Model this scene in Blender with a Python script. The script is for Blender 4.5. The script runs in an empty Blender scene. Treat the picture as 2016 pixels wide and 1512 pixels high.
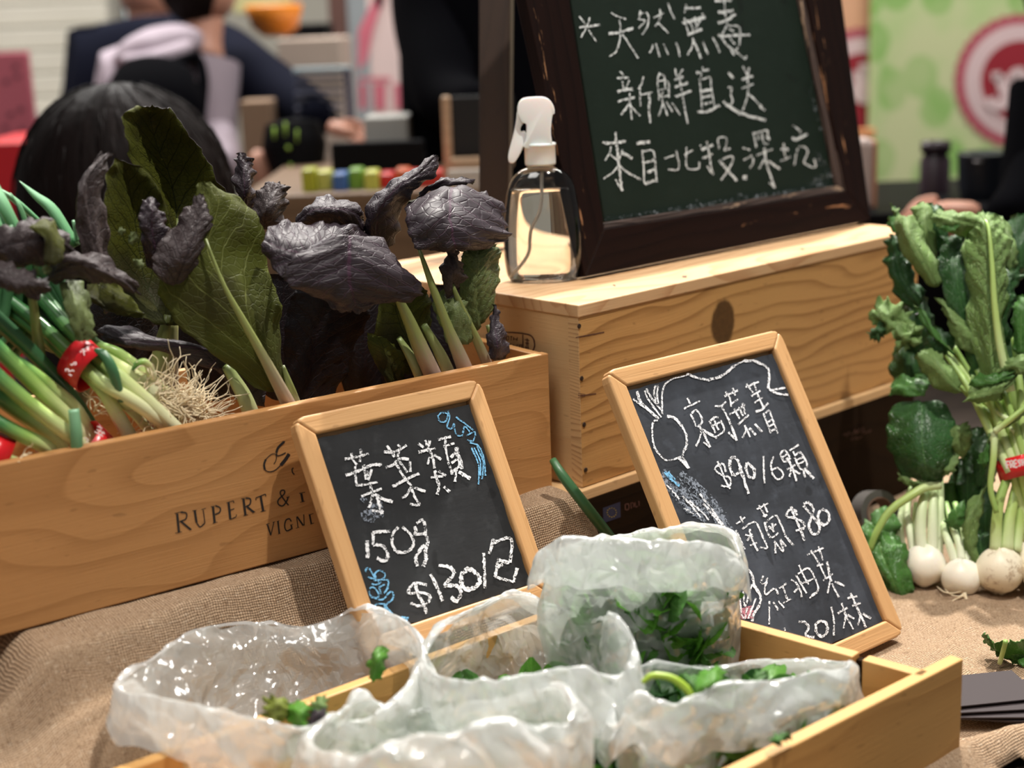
import bpy, bmesh, math, random
import numpy as np
from mathutils import Matrix, Vector
random.seed(7); rng = np.random.default_rng(7)
C = bpy.context.scene.collection
PI = math.pi
# ------------------------------------------------------------------ camera
FPX, PITCH, ROLL, HC = 2950.0, math.radians(13.8), math.radians(2.1), 0.576
Fw = np.array([0, math.cos(PITCH), -math.sin(PITCH)])
_R0 = np.array([1., 0, 0]); _U0 = np.array([0, math.sin(PITCH), math.cos(PITCH)])
Rt = math.cos(ROLL)*_R0 - math.sin(ROLL)*_U0
Up = math.sin(ROLL)*_R0 + math.cos(ROLL)*_U0
EYE = np.array([0, 0, HC])
cd = bpy.data.cameras.new('camera'); cam = bpy.data.objects.new('camera', cd); C.objects.link(cam)
cam.matrix_world = Matrix(((Rt[0], Up[0], -Fw[0], EYE[0]), (Rt[1], Up[1], -Fw[1], EYE[1]), (Rt[2], Up[2], -Fw[2], EYE[2]), (0, 0, 0, 1)))
cd.sensor_width = 36; cd.lens = FPX/2016*36; cd.clip_start = .05; cd.clip_end = 60
cd.dof.use_dof = True; cd.dof.focus_distance = 1.30; cd.dof.aperture_fstop = 3.5
S = bpy.context.scene; S.camera = cam
S.view_settings.view_transform = 'Standard'; S.view_settings.look = 'None'
S.view_settings.gamma = 1; S.view_settings.use_curve_mapping = False
S.view_settings.exposure = 0.0
S.cycles.transparent_max_bounces = 24; S.cycles.max_bounces = 10
# world: dim warm-neutral hall light
w = bpy.data.worlds.new('hall'); S.world = w; w.use_nodes = True
w.node_tree.nodes['Background'].inputs[0].default_value = (1.0, .96, .92, 1)
w.node_tree.nodes['Background'].inputs[1].default_value = 0.17
def lamp(name, kind, loc, target, power, size, color=(1, .93, .84), spot=None):
    d = bpy.data.lights.new(name, kind); d.energy = power; d.color = color
    if kind == 'AREA': d.size = size
    else: d.shadow_soft_size = size
    if spot: d.spot_size = math.radians(spot); d.spot_blend = .5
    o = bpy.data.objects.new(name, d); C.objects.link(o); o.location = loc
    o.rotation_euler = (Vector(target)-Vector(loc)).to_track_quat('-Z', 'Y').to_euler()
    return o
lamp('key_spot', 'SPOT', (.72, .78, 2.6), (.1, 1.25, .15), 225, .03, color=(1, .945, .87), spot=46)
lamp('rear_spot', 'SPOT', (.50, 2.60, 2.45), (.15, 1.25, .1), 520, .03, color=(1, .95, .88), spot=46)
lamp('ceiling_fill', 'AREA', (-.6, .3, 2.5), (0, 1.3, 0), 26, .9, color=(1, .97, .93))  # soft fill light added above the stall
lamp('hall_fill_left', 'AREA', (-1.0, 4.2, 2.6), (-.6, 4.2, 0), 150, 1.6, color=(1, .97, .93))  # area light put in over the left background
lamp('hall_fill_right', 'AREA', (1.3, 2.9, 2.6), (1.3, 3.6, .4), 75, 1.2, color=(1, .97, .93))  # area light put in over the right background

# ------------------------------------------------------------------ pixel <-> place helpers (pixels of the 2016x1512 frame)
def ray(x, y): return Fw + (x-1008)/FPX*Rt - (y-756)/FPX*Up
def at(x, y, t): return EYE + ray(x, y)*t
def onz(x, y, z):
    d = ray(x, y); return EYE + d*((z-HC)/d[2])
class Plane:
    def __init__(s, P, dx, dy):
        s.P = np.array(P, float); s.dx = np.array(dx, float); s.dx /= np.linalg.norm(s.dx)
        s.dy = np.array(dy, float); s.dy -= s.dx*(s.dx@s.dy); s.dy /= np.linalg.norm(s.dy)
        s.n = np.cross(s.dx, s.dy)
        if s.n @ (s.P-EYE) > 0: s.n = -s.n        # faces the eye
    def pt(s, x, y, off=0.):
        d = ray(x, y); return EYE + d*(((s.P + s.n*off - EYE) @ s.n)/(d @ s.n))
def azv(a): a = math.radians(a); return np.array([math.cos(a), math.sin(a), 0])
Z = np.array([0, 0, 1.])
def frameM(o, x, z):
    x = np.array(x, float)/np.linalg.norm(x); z = np.array(z, float); z = z-x*(x@z); z /= np.linalg.norm(z); y = np.cross(z, x)
    return Matrix(((x[0], y[0], z[0], o[0]), (x[1], y[1], z[1], o[1]), (x[2], y[2], z[2], o[2]), (0, 0, 0, 1)))
# ------------------------------------------------------------------ objects
WM = {}
def link(o, parent=None, M=None):
    M = M or Matrix.Identity(4); C.objects.link(o); WM[o.name] = M.copy()
    if parent is not None: o.parent = parent; o.matrix_basis = WM[parent.name].inverted() @ M
    else: o.matrix_basis = M
    return o
def tag(o, label=None, cat=None, group=None, kind=None):
    if label: o['label'] = label
    if cat: o['category'] = cat
    if group: o['group'] = group
    if kind: o['kind'] = kind
    return o
def thing(name, loc, label, cat, group=None):
    o = bpy.data.objects.new(name, None); o.empty_display_size = .02
    link(o, None, Matrix.Translation(Vector(loc))); return tag(o, label, cat, group)
def mk(name, V, F, mat, parent=None, M=None, smooth=False, mats=None, mi=None, uv=None):
    """V: world coordinates; M: the object's frame (grain runs along its x)"""
    V = np.asarray(V, float)
    if M is None:
        c = (V.min(0)+V.max(0))/2 if parent is not None else np.array([(V[:, 0].min()+V[:, 0].max())/2, (V[:, 1].min()+V[:, 1].max())/2, V[:, 2].min()])
        M = Matrix.Translation(Vector(c))
    Mi = np.array(M.inverted()); L = V @ Mi[:3, :3].T + Mi[:3, 3]
    me = bpy.data.meshes.new(name); me.from_pydata(L.tolist(), [], [list(map(int, f)) for f in F])
    for m in (mats or [mat]): me.materials.append(m)
    if mi is not None: me.polygons.foreach_set('material_index', list(mi))
    if smooth: me.polygons.foreach_set('use_smooth', [True]*len(me.polygons))
    if uv is not None:
        l = me.uv_layers.new(name='UVMap'); idx = np.zeros(len(me.loops), int); me.loops.foreach_get('vertex_index', idx)
        l.data.foreach_set('uv', np.asarray(uv, float)[idx].ravel())
    me.update(); o = bpy.data.objects.new(name, me); return link(o, parent, M)
def bevel(o, w, seg=2):
    m = o.modifiers.new('b', 'BEVEL'); m.width = w; m.segments = seg; m.limit_method = 'ANGLE'; return o
BOXF = [(0, 3, 2, 1), (4, 5, 6, 7), (0, 1, 5, 4), (1, 2, 6, 5), (2, 3, 7, 6), (3, 0, 4, 7)]
def hexa(name, q0, q1, mat, parent=None, grain=None, bev=.0008, width=None):
    """solid between two matching quads"""
    V = np.array(list(q0)+list(q1)); c = V.mean(0)
    g = grain if grain is not None else V[1]-V[0]
    M = frameM(c, g, width if width is not None else Z if abs(np.array(g, float)[2])/np.linalg.norm(g) < .9 else np.array([1, 0, 0]))
    # outward orientation
    F = BOXF
    n = np.cross(V[3]-V[0], V[1]-V[0]);
    if n @ (V[0:4].mean(0)-V[4:8].mean(0)) < 0: F = [tuple(reversed(f)) for f in BOXF]
    o = mk(name, V, F, mat, parent, M)
    return bevel(o, bev) if bev else o
def board(name, o, dx, dz, dn, L, H, T, mat, parent, bev=.0008, grain=None):
    """box from corner o along dx (length L), dz (height H), dn (thickness T)"""
    o = np.array(o, float); dx = np.array(dx, float); dz = np.array(dz, float); dn = np.array(dn, float)
    q = [o, o+dx*L, o+dx*L+dz*H, o+dz*H]
    return hexa(name, q, [p+dn*T for p in q], mat, parent, grain if grain is not None else dx, bev, width=dz)
def cr(P, n, closed=False):
    """Catmull-Rom resample of control points to n samples"""
    P = np.asarray(P, float); k = len(P)
    if k == 1: return np.repeat(P, n, 0)
    if closed:
        ts = np.linspace(0, k, n, endpoint=False); g = lambda i: P[i % k]
    else:
        ts = np.linspace(0, k-1, n); E0 = 2*P[0]-P[1]; E1 = 2*P[-1]-P[-2]
        g = lambda i: E0 if i < 0 else E1 if i >= k else P[i]
    out = []
    for t in ts:
        i = int(t); 
        if not closed and i == k-1: i = k-2
        f = t-i; a, b, c_, d = g(i-1), g(i), g(i+1), g(i+2)
        out.append(.5*((2*b)+(-a+c_)*f+(2*a-5*b+4*c_-d)*f*f+(-a+3*b-3*c_+d)*f**3))
    return np.array(out)
def tube_vf(P, r, seg=8, cap=True, flat=1.0):
    P = np.asarray(P, float); n = len(P); r = np.broadcast_to(np.asarray(r, float), (n,)) if np.ndim(r) else np.full(n, r)
    T = np.gradient(P, axis=0); T /= np.linalg.norm(T, axis=1)[:, None]+1e-12
    a = np.array([0, 0, 1.]) if abs(T[0][2]) < .9 else np.array([1., 0, 0])
    N = a-T[0]*(a@T[0]); N /= np.linalg.norm(N); V = []
    for i in range(n):
        N = N-T[i]*(N@T[i]); N /= np.linalg.norm(N)+1e-12; B = np.cross(T[i], N)
        for k in range(seg):
            an = 2*PI*k/seg; V.append(P[i]+r[i]*(math.cos(an)*N*flat+math.sin(an)*B))
    F = [(i*seg+k, i*seg+(k+1) % seg, (i+1)*seg+(k+1) % seg, (i+1)*seg+k) for i in range(n-1) for k in range(seg)]
    if cap: F += [tuple(range(seg))[::-1], tuple((n-1)*seg+k for k in range(seg))]
    return np.array(V), F
def tube(name, P, r, mat, parent=None, n=None, seg=8, flat=1.0):
    if n: 
        k = len(P); P = cr(P, n)
        if np.ndim(r): r = np.interp(np.linspace(0, k-1, n), np.arange(k), r)
    V, F = tube_vf(P, r, seg, True, flat)
    nn = len(V)//seg; uv = [(i/(nn-1), k/seg) for i in range(nn) for k in range(seg)]
    return mk(name, V, F, mat, parent, None, True, uv=uv)
class MB:
    def __init__(s): s.V = []; s.F = []; s.uv = []
    def add(s, V, F, uv=None):
        k = sum(len(v) for v in s.V); s.V.append(np.asarray(V)); s.F += [tuple(i+k for i in f) for f in F]
        s.uv.append(np.asarray(uv) if uv is not None else np.zeros((len(V), 2)))
    def build(s, name, mat, parent=None, smooth=True, M=None): return mk(name, np.concatenate(s.V), s.F, mat, parent, M, smooth, uv=np.concatenate(s.uv))
def lathe(name, prof, origin, mat, parent=None, seg=40, ex=1.0, ey=1.0, rot=0., smooth=True, dent=None):
    """prof: (r, z) pairs from the bottom up"""
    V = []; n = len(prof)
    for r, z in prof:
        for k in range(seg):
            a = 2*PI*k/seg; x = r*ex*math.cos(a); y = r*ey*math.sin(a)
            if dent: x, y, zz = dent(x, y, z, a); V.append([x, y, zz])
            else: V.append([x, y, z])
    V = np.array(V); c, s_ = math.cos(rot), math.sin(rot); V = np.stack([V[:, 0]*c-V[:, 1]*s_, V[:, 0]*s_+V[:, 1]*c, V[:, 2]], 1)+np.array(origin)
    F = [(i*seg+k, i*seg+(k+1) % seg, (i+1)*seg+(k+1) % seg, (i+1)*seg+k) for i in range(n-1) for k in range(seg)]
    F += [tuple(range(seg))[::-1], tuple((n-1)*seg+k for k in range(seg))]
    return mk(name, V, F, mat, parent, None, smooth)
def prism_px(name, pts, pl, th, mat, parent, off=0., bev=.0015, n=0, grain=None):
    """closed pixel outline on a plane, extruded away from the eye by th"""
    if n: pts = cr(np.array(pts, float), n, True)
    A = [pl.pt(x, y, off) for x, y in pts]; B = [p-pl.n*th for p in A]; k = len(A)
    ar = sum(pts[i][0]*pts[(i+1) % k][1]-pts[(i+1) % k][0]*pts[i][1] for i in range(k))
    F = [tuple(range(k)), tuple(range(2*k-1, k-1, -1))]+[(i, i+k, (i+1) % k+k, (i+1) % k) for i in range(k)]
    if ar > 0: F = [tuple(reversed(f)) for f in F]
    M = frameM((A[0]+A[k//2])/2, grain if grain is not None else pl.dx, pl.dy)
    o = mk(name, A+B, F, mat, parent, M); return bevel(o, bev, 3) if bev else o
# ------------------------------------------------------------------ materials
class NT:
    def __init__(s, name):
        s.m = bpy.data.materials.new(name); s.m.use_nodes = True; s.t = s.m.node_tree; s.N = s.t.nodes; s.L = s.t.links
        s.b = s.N['Principled BSDF']; s.out = s.N['Material Output']
    def nd(s, k, **kw):
        n = s.N.new(k)
        for a, b in kw.items():
            if a.startswith('i_'): 
                key = a[2:]; key = int(key) if key.isdigit() else key.replace('_', ' ')
                s.set(n.inputs[key], b)
            else: setattr(n, a, b)
        return n
    def set(s, sock, v):
        if isinstance(v, bpy.types.NodeSocket): s.L.new(v, sock)
        else: sock.default_value = v
    def m_(s, op, a, b=None, c=None):
        n = s.nd('ShaderNodeMath', operation=op); s.set(n.inputs[0], a)
        if b is not None: s.set(n.inputs[1], b)
        if c is not None: s.set(n.inputs[2], c)
        return n.outputs[0]
    def mix(s, f, a, b, bt='MIX'):
        n = s.nd('ShaderNodeMix', data_type='RGBA', blend_type=bt); s.set(n.inputs[0], f)
        s.set(n.inputs[6], (*a, 1) if isinstance(a, tuple) and len(a) == 3 else a); s.set(n.inputs[7], (*b, 1) if isinstance(b, tuple) and len(b) == 3 else b)
        return n.outputs[2]
    def ramp(s, v, lo, hi):
        n = s.nd('ShaderNodeMapRange', interpolation_type='SMOOTHSTEP'); s.set(n.inputs[0], v); n.inputs[1].default_value = lo; n.inputs[2].default_value = hi
        return n.outputs[0]
    def tc(s, k='Object'): return s.nd('ShaderNodeTexCoord').outputs[k]
    def scale(s, v, sc, loc=(0, 0, 0)):
        n = s.nd('ShaderNodeMapping'); s.set(n.inputs[0], v); n.inputs[3].default_value = sc; n.inputs[1].default_value = loc; return n.outputs[0]
    def noise(s, v, sc=1., det=4, rough=.55, dist=0.):
        n = s.nd('ShaderNodeTexNoise'); s.set(n.inputs['Vector'], v); n.inputs['Scale'].default_value = sc
        n.inputs['Detail'].default_value = det; n.inputs['Roughness'].default_value = rough; n.inputs['Distortion'].default_value = dist; return n.outputs[0]
    def sep(s, v): n = s.nd('ShaderNodeSeparateXYZ'); s.set(n.inputs[0], v); return n.outputs
    def comb(s, x, y, z): n = s.nd('ShaderNodeCombineXYZ'); [s.set(n.inputs[i], q) for i, q in enumerate((x, y, z))]; return n.outputs[0]
    def bump(s, h, strength=.5, dist=.001):
        n = s.nd('ShaderNodeBump'); s.set(n.inputs['Height'], h); n.inputs['Strength'].default_value = strength; n.inputs['Distance'].default_value = dist
        s.L.new(n.outputs[0], s.b.inputs['Normal']); return n.outputs[0]
    def col(s, c): s.set(s.b.inputs['Base Color'], (*c, 1) if isinstance(c, tuple) else c)
    def pr(s, **k):
        for a, b in k.items(): s.set(s.b.inputs[a.replace('_', ' ')], b)
        return s
def plain(name, c, rough=.6, var=.12, sc=40, bump=0., **k):
    t = NT(name); v = t.tc(); n = t.noise(v, sc)
    t.col(t.mix(n, tuple(x*(1-var) for x in c), tuple(min(1, x*(1+var)) for x in c))); t.pr(Roughness=rough, **k)
    if bump: t.bump(n, .5, bump)
    return t.m
def wood(name, light, dark, freq=55, warp=.5, fine=.35, rough=.5, knots=(), contrast=.8, wear=None, spec=.4, period=None):
    t = NT(name); v = t.tc(); x, y, z = t.sep(v)
    rnd = t.nd('ShaderNodeObjectInfo').outputs['Random']
    o = t.m_('MULTIPLY', rnd, 7.3)
    zz = t.m_('ADD', z, t.m_('MULTIPLY', y, .6)); kd = None
    for kx, kz, ka in knots:     # the grain flows round a knot
        dx = t.m_('SUBTRACT', x, kx); dz = t.m_('SUBTRACT', z, kz)
        r2 = t.m_('ADD', t.m_('MULTIPLY', t.m_('MULTIPLY', dx, dx), .30), t.m_('MULTIPLY', dz, dz))
        q = t.m_('DIVIDE', ka*ka*1.6, t.m_('ADD', r2, ka*ka*.8))
        zz = t.m_('SUBTRACT', zz, t.m_('MULTIPLY', dz, t.m_('MULTIPLY', q, .55)))
        r = t.m_('SQRT', t.m_('ADD', t.m_('MULTIPLY', dx, dx), t.m_('MULTIPLY', t.m_('MULTIPLY', dz, dz), .62)))
        kk = t.m_('SUBTRACT', 1, t.ramp(t.m_('ADD', r, t.m_('MULTIPLY', t.noise(v, 120, 2), ka*.25)), ka*.95, ka*1.2)); kd = kk if kd is None else t.m_('MAXIMUM', kd, kk)
    wv = t.noise(t.comb(t.m_('ADD', t.m_('MULTIPLY', x, 3.0), o), y, t.m_('MULTIPLY', z, 9)), 1., 2, .5)
    ph = t.m_('ADD', t.m_('MULTIPLY', zz, freq), t.m_('MULTIPLY', wv, freq*.06*warp*2))
    ph = t.m_('ADD', ph, o)
    band = t.m_('FRACT', ph); band = t.m_('POWER', band, 2.2)
    edge = t.ramp(band, 0.0, 1.0)
    band = t.m_('MULTIPLY', edge, t.m_('SUBTRACT', 1, t.ramp(t.m_('FRACT', ph), .93, 1.0)))
    fib = t.noise(t.comb(t.m_('MULTIPLY', x, 18), t.m_('MULTIPLY', y, 500), t.m_('MULTIPLY', zz, 650)), 1., 3, .6)
    big = t.noise(t.comb(t.m_('MULTIPLY', x, 2.2), t.m_('ADD', y, o), t.m_('MULTIPLY', zz, 14)), 1., 2, .5)
    f = t.m_('ADD', t.m_('MULTIPLY', band, contrast), t.m_('MULTIPLY', t.m_('SUBTRACT', fib, .5), fine*2))
    f = t.m_('ADD', f, t.m_('MULTIPLY', t.m_('SUBTRACT', big, .5), .9))
    c = t.mix(f, light, dark)
    if kd is not None:
        kc = t.mix(t.noise(v, 160, 5, .7), tuple(d*.12 for d in dark), tuple(d*.6 for d in dark)); c = t.mix(kd, c, kc)
    sp = t.ramp(t.noise(t.scale(v, (60, 60, 220)), 1., 1), .70, .78); c = t.mix(t.m_('MULTIPLY', sp, .35), c, tuple(d*.5 for d in dark))
    if wear:
        wn = t.ramp(t.noise(t.scale(v, (7, 60, 60)), 1., 6, .7), wear[1], wear[1]+.03); c = t.mix(wn, c, wear[0])
    t.col(c); t.pr(Roughness=rough); t.b.inputs['Specular IOR Level'].default_value = spec
    t.bump(t.m_('ADD', t.m_('MULTIPLY', band, .4), fib), .35, .0006)
    return t.m
PINE = wood('pine', (.54, .30, .11), (.32, .15, .045), freq=58, warp=1.0, contrast=.55)
PINEK = wood('pine_knotty', (.52, .285, .10), (.27, .125, .035), freq=62, warp=.9, contrast=.85, knots=((-.077, .042, .0195),))
PINETOP = wood('pine_lid', (.62, .39, .205), (.46, .23, .10), freq=40, warp=2.2, contrast=.8)
PINESIDE = wood('pine_side', (.60, .385, .19), (.50, .30, .14), freq=14, warp=.6, contrast=.35, fine=.15)
PINEC0 = wood('pine_planed', (.47, .235, .085), (.32, .145, .045), freq=30, warp=2.4, contrast=.55, fine=.22)
PINEC2 = wood('pine_tray', (.57, .31, .10), (.41, .20, .058), freq=26, warp=.8, contrast=.5, fine=.2)
PINEC2K = wood('pine_tray_knotty', (.60, .33, .115), (.43, .215, .065), freq=26, warp=.8, contrast=.5, fine=.2, knots=((-.11, .022, .0125),))
SHADEPINE = wood('pine_shaded', (.016, .0085, .004), (.010, .0055, .003), freq=40, warp=.9, contrast=.6, spec=.05, rough=.8)  # lower crate and slot back: dark pine with shadow put into the colour
FRAME = wood('slate_frame_wood', (.58, .33, .145), (.46, .235, .09), freq=90, warp=.4, contrast=.35, fine=.55, rough=.42)
DARKW = wood('dark_stained_wood', (.011, .005, .004), (.004, .0025, .0025), freq=60, contrast=.5, rough=.38, wear=((.28, .14, .07), .635), spec=.10)
MOULD = wood('worn_moulding_wood', (.085, .060, .052), (.012, .008, .007), freq=160, contrast=1.1, rough=.4, wear=((.40, .28, .19), .59), spec=.3)
POSTW = wood('dark_post_wood', (.030, .016, .010), (.016, .009, .006), freq=60, contrast=.5, rough=.5, wear=((.22, .12, .06), .76))
TABLEW = wood('table_wood', (.028, .020, .015), (.014, .010, .008), freq=30, contrast=.5, spec=.15)
END = wood('end_grain', (.62, .40, .2), (.33, .17, .07), freq=240, warp=.8, contrast=.8)
INK = plain('black_ink', (.012, .010, .010), .6)
STAMP = plain('burnt_stamp', (.085, .03, .02), .7)
NAILM = plain('nail_iron', (.05, .032, .025), .5, Metallic=.6)
BLUEL = plain('blue_label', (.012, .016, .05), .6)
GOLD = plain('label_gold', (.35, .25, .04), .6)
# slate and chalk
def slate(name, base, haze, hz=.55):
    t = NT(name); v = t.tc(); n = t.noise(v, 9, 5, .6); n2 = t.noise(v, 60, 5, .6)
    c = t.mix(t.ramp(n, .35, .75), base, tuple(b*hz+h*(1-hz) for b, h in zip(base, haze))); c = t.mix(t.m_('MULTIPLY', t.ramp(n2, .5, .8), .35), c, haze)
    dk = t.ramp(t.noise(v, 22, 2, .5, 1.), .68, .74); c = t.mix(t.m_('MULTIPLY', dk, .5), c, tuple(b*.35 for b in base))
    t.col(c); t.pr(Roughness=.7); t.b.inputs['Specular IOR Level'].default_value = .22; t.bump(t.noise(t.scale(v, (60, 60, 200)), 1, 5), .3, .0006); return t.m
SLATE1 = slate('slate_black', (.014, .0145, .016), (.060, .064, .068), .70)
SLATE2 = slate('slate_grey', (.024, .027, .033), (.095, .108, .135), .5)
GREENB = slate('green_board', (.0035, .0105, .0058), (.010, .020, .014), .75)
def chalk(name, c, cover=.42, sc=900):
    t = NT(name); v = t.tc(); n = t.noise(v, sc, 2, .7); n2 = t.noise(v, sc*.28, 3, .6)
    a = t.ramp(t.m_('ADD', t.m_('MULTIPLY', n, .6), t.m_('MULTIPLY', n2, .4)), cover-.05, cover+.06)
    t.col(t.mix(n2, tuple(x*.8 for x in c), c)); t.pr(Roughness=.95, Alpha=a); t.b.inputs['Specular IOR Level'].default_value = 0; return t.m
CHALK = chalk('white_chalk', (.90, .90, .92), .455, 700)
CHALKS = chalk('chalk_haze', (.24, .27, .32), .50, 500)
CHALKG = chalk('grey_white_chalk', (.74, .77, .76), .465, 850)
CHALKB = chalk('blue_chalk', (.22, .52, .80), .45)
CHALKP = chalk('pink_chalk', (.60, .25, .30), .46, 1300)
CHALKD = chalk('chalk_dust', (.34, .37, .40), .585, 420)
# leaves
def leafm(name, base, vein, nside=9, k=.55, vw=.03, net=14, rough=.45, mid=.035, mott=None, trans=.0, bump=.0012, spec=.5, aspect=2., netf=.35):
    t = NT(name); u, v, _ = t.sep(t.tc('UV')); v = t.m_('MULTIPLY', t.m_('SUBTRACT', v, .5), 2.)
    av = t.m_('ABSOLUTE', v); wob = t.noise(t.comb(t.m_('MULTIPLY', u, 6), t.m_('MULTIPLY', v, 3), 0), 1., 2)
    wob = t.m_('MULTIPLY', t.m_('SUBTRACT', wob, .5), .5)
    ph = t.m_('ADD', t.m_('SUBTRACT', t.m_('MULTIPLY', u, nside), t.m_('MULTIPLY', t.m_('POWER', av, .8), nside*k*.5)), wob)
    d = t.m_('ABSOLUTE', t.m_('SUBTRACT', t.m_('FRACT', ph), .5))
    side = t.m_('MULTIPLY', t.ramp(d, .5-vw*2.2, .5-vw*.6), t.m_('SUBTRACT', 1, t.m_('MULTIPLY', av, .45)))
    vo = t.nd('ShaderNodeTexVoronoi', feature='DISTANCE_TO_EDGE'); t.set(vo.inputs['Vector'], t.comb(t.m_('MULTIPLY', u, net*aspect), t.m_('MULTIPLY', v, net*.5), wob)); vo.inputs['Scale'].default_value = 1.
    netv = t.m_('SUBTRACT', 1, t.ramp(vo.outputs[0], .0, .10))
    midv = t.m_('SUBTRACT', 1, t.ramp(t.m_('ADD', av, t.m_('MULTIPLY', u, mid*.6)), mid*.6, mid*1.3))
    f = t.m_('MAXIMUM', t.m_('MAXIMUM', midv, side), t.m_('MULTIPLY', netv, netf))
    n = t.noise(t.tc(), 30, 4, .6); b = t.mix(n, tuple(x*.6 for x in base), tuple(min(1, x*1.35) for x in base))
    if mott: b = t.mix(t.ramp(t.noise(t.tc(), 14, 3), .45, .65), b, mott)
    t.col(t.mix(f, b, vein)); t.pr(Roughness=rough); t.b.inputs['Specular IOR Level'].default_value = spec
    h = t.m_('ADD', t.m_('MULTIPLY', t.m_('MAXIMUM', side, t.m_('MULTIPLY', netv, .5)), -1.), t.m_('MULTIPLY', n, .5)); nb = t.bump(h, .8, bump)
    if trans:
        tr = t.nd('ShaderNodeBsdfTranslucent'); t.set(tr.inputs[0], t.mix(f, tuple(min(1, x*1.5) for x in base), vein)); mx = t.nd('ShaderNodeMixShader'); mx.inputs[0].default_value = trans
        t.L.new(t.b.outputs[0], mx.inputs[1]); t.L.new(tr.outputs[0], mx.inputs[2]); t.L.new(mx.outputs[0], t.out.inputs[0])
    return t.m
PURP = leafm('purple_leaf_top', (.021, .0135, .019), (.045, .016, .034), rough=.54, spec=.40, bump=.0008, netf=.10, net=9, vw=.022)
PURPL = leafm('purple_leaf_top_worn', (.040, .028, .029), (.020, .012, .015), rough=.6, spec=.36, bump=.0009, netf=.2, net=9)
OLIVE = leafm('purple_leaf_underside', (.080, .088, .010), (.028, .034, .006), rough=.6, spec=.25, trans=.22, mott=(.035, .032, .010), bump=.0006, netf=.5, net=18, mid=.02)
PURPD = leafm('purple_leaf_shaded', (.006, .004, .006), (.010, .005, .008), rough=.6, spec=.25, bump=.0006, netf=.1)  # darkness of the crate interior put into the leaf colour
OLIVEV = leafm('purple_leaf_underside_veined', (.070, .082, .010), (.17, .19, .05), rough=.6, spec=.25, trans=.22, mott=(.045, .045, .010), bump=.0007, netf=.10, net=16, nside=5, mid=.02, vw=.016, k=1.0)
OLIVEG = leafm('young_leaf_green', (.13, .17, .055), (.22, .28, .10), rough=.5, trans=.15, netf=.2)
GTOP = leafm('turnip_leaf_top', (.060, .190, .030), (.16, .32, .08), rough=.42, trans=.18, bump=.0018, vw=.02, netf=.3)
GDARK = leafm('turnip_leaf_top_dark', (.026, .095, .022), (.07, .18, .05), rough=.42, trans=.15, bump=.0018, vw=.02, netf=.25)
GUND = leafm('turnip_leaf_underside', (.18, .30, .085), (.30, .42, .14), rough=.6, trans=.18, bump=.0022, vw=.025)
GSAL = leafm('salad_leaf', (.10, .32, .025), (.22, .44, .09), rough=.4, trans=.3, bump=.001, nside=6)
GSALY = leafm('salad_leaf_yellow', (.27, .33, .05), (.40, .45, .12), rough=.4, trans=.3, nside=6)
def grad(name, stops, rough=.4, noise_=.2, trans=.0, streak=True):
    """colour along the stalk (UV u)"""
    t = NT(name); u, v, _ = t.sep(t.tc('UV')); n = t.noise(t.comb(t.m_('MULTIPLY', u, 3), t.m_('MULTIPLY', v, 14 if streak else 3), 0), 1., 3)
    r = t.nd('ShaderNodeValToRGB'); t.set(r.inputs[0], t.m_('ADD', u, t.m_('MULTIPLY', t.m_('SUBTRACT', n, .5), noise_))); e = r.color_ramp.elements
    e[0].position = stops[0][0]; e[0].color = (*stops[0][1], 1); e[1].position = stops[-1][0]; e[1].color = (*stops[-1][1], 1)
    for p, c in stops[1:-1]: q = e.new(p); q.color = (*c, 1)
    t.col(t.mix(t.m_('MULTIPLY', n, .5), r.outputs[0], (.0, .0, .0), 'MIX') if False else r.outputs[0]); t.pr(Roughness=rough); t.bump(n, .3, .0008); return t.m
STALKP = grad('mustard_stalk', [(0, (.36, .22, .21)), (.28, (.30, .24, .16)), (.5, (.24, .27, .085)), (1, (.15, .18, .05))])
STALKW = grad('pale_stalk', [(0, (.45, .36, .30)), (.4, (.42, .45, .20)), (1, (.2, .26, .08))])
STALKG = grad('turnip_stalk', [(0, (.62, .72, .40)), (.35, (.42, .56, .17)), (1, (.26, .42, .10))], rough=.35)
STALKWG = grad('turnip_stalk_white', [(0, (.80, .84, .66)), (.6, (.62, .74, .42)), (1, (.28, .46, .14))], rough=.35)
SCAL = grad('scallion_skin', [(0, (.74, .73, .52)), (.3, (.66, .72, .34)), (.55, (.27, .44, .10)), (.8, (.06, .20, .06)), (1, (.03, .12, .04))], rough=.3)
SCALD = grad('scallion_green', [(0, (.06, .17, .07)), (1, (.02, .085, .03))], rough=.35)
SCALT = grad('scallion_tip', [(0, (.08, .24, .10)), (1, (.24, .48, .28))], rough=.35)
ROOTM = plain('scallion_roots', (.80, .68, .47), .8)
TURN = NT('turnip_skin'); _v = TURN.tc(); _n = TURN.noise(_v, 45, 5, .65); _s = TURN.ramp(TURN.noise(_v, 28, 6, .75), .56, .68)
_x, _y, _z = TURN.sep(_v); _lo = TURN.m_('SUBTRACT', 1, TURN.ramp(_z, -.022, .004))
TURN.col(TURN.mix(TURN.m_('MULTIPLY', _s, TURN.m_('ADD', .12, TURN.m_('MULTIPLY', _lo, .6))), TURN.mix(_n, (.88, .83, .68), (.94, .90, .80)), (.42, .26, .12)))
TURN.pr(Roughness=.38, Subsurface_Weight=.12); TURN.b.inputs['Subsurface Scale'].default_value = .01; TURN.bump(_n, .25, .001); TURN = TURN.m
TURND = NT('turnip_skin_soiled'); _v = TURND.tc(); _n = TURND.noise(_v, 45, 5, .65); _s = TURND.ramp(TURND.noise(_v, 40, 8, .8), .50, .60)
TURND.col(TURND.mix(TURND.m_('MULTIPLY', _s, .65), TURND.mix(_n, (.84, .75, .56), (.88, .81, .65)), (.30, .17, .07))); TURND.pr(Roughness=.45); TURND.bump(_n, .3, .001); TURND = TURND.m
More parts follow.
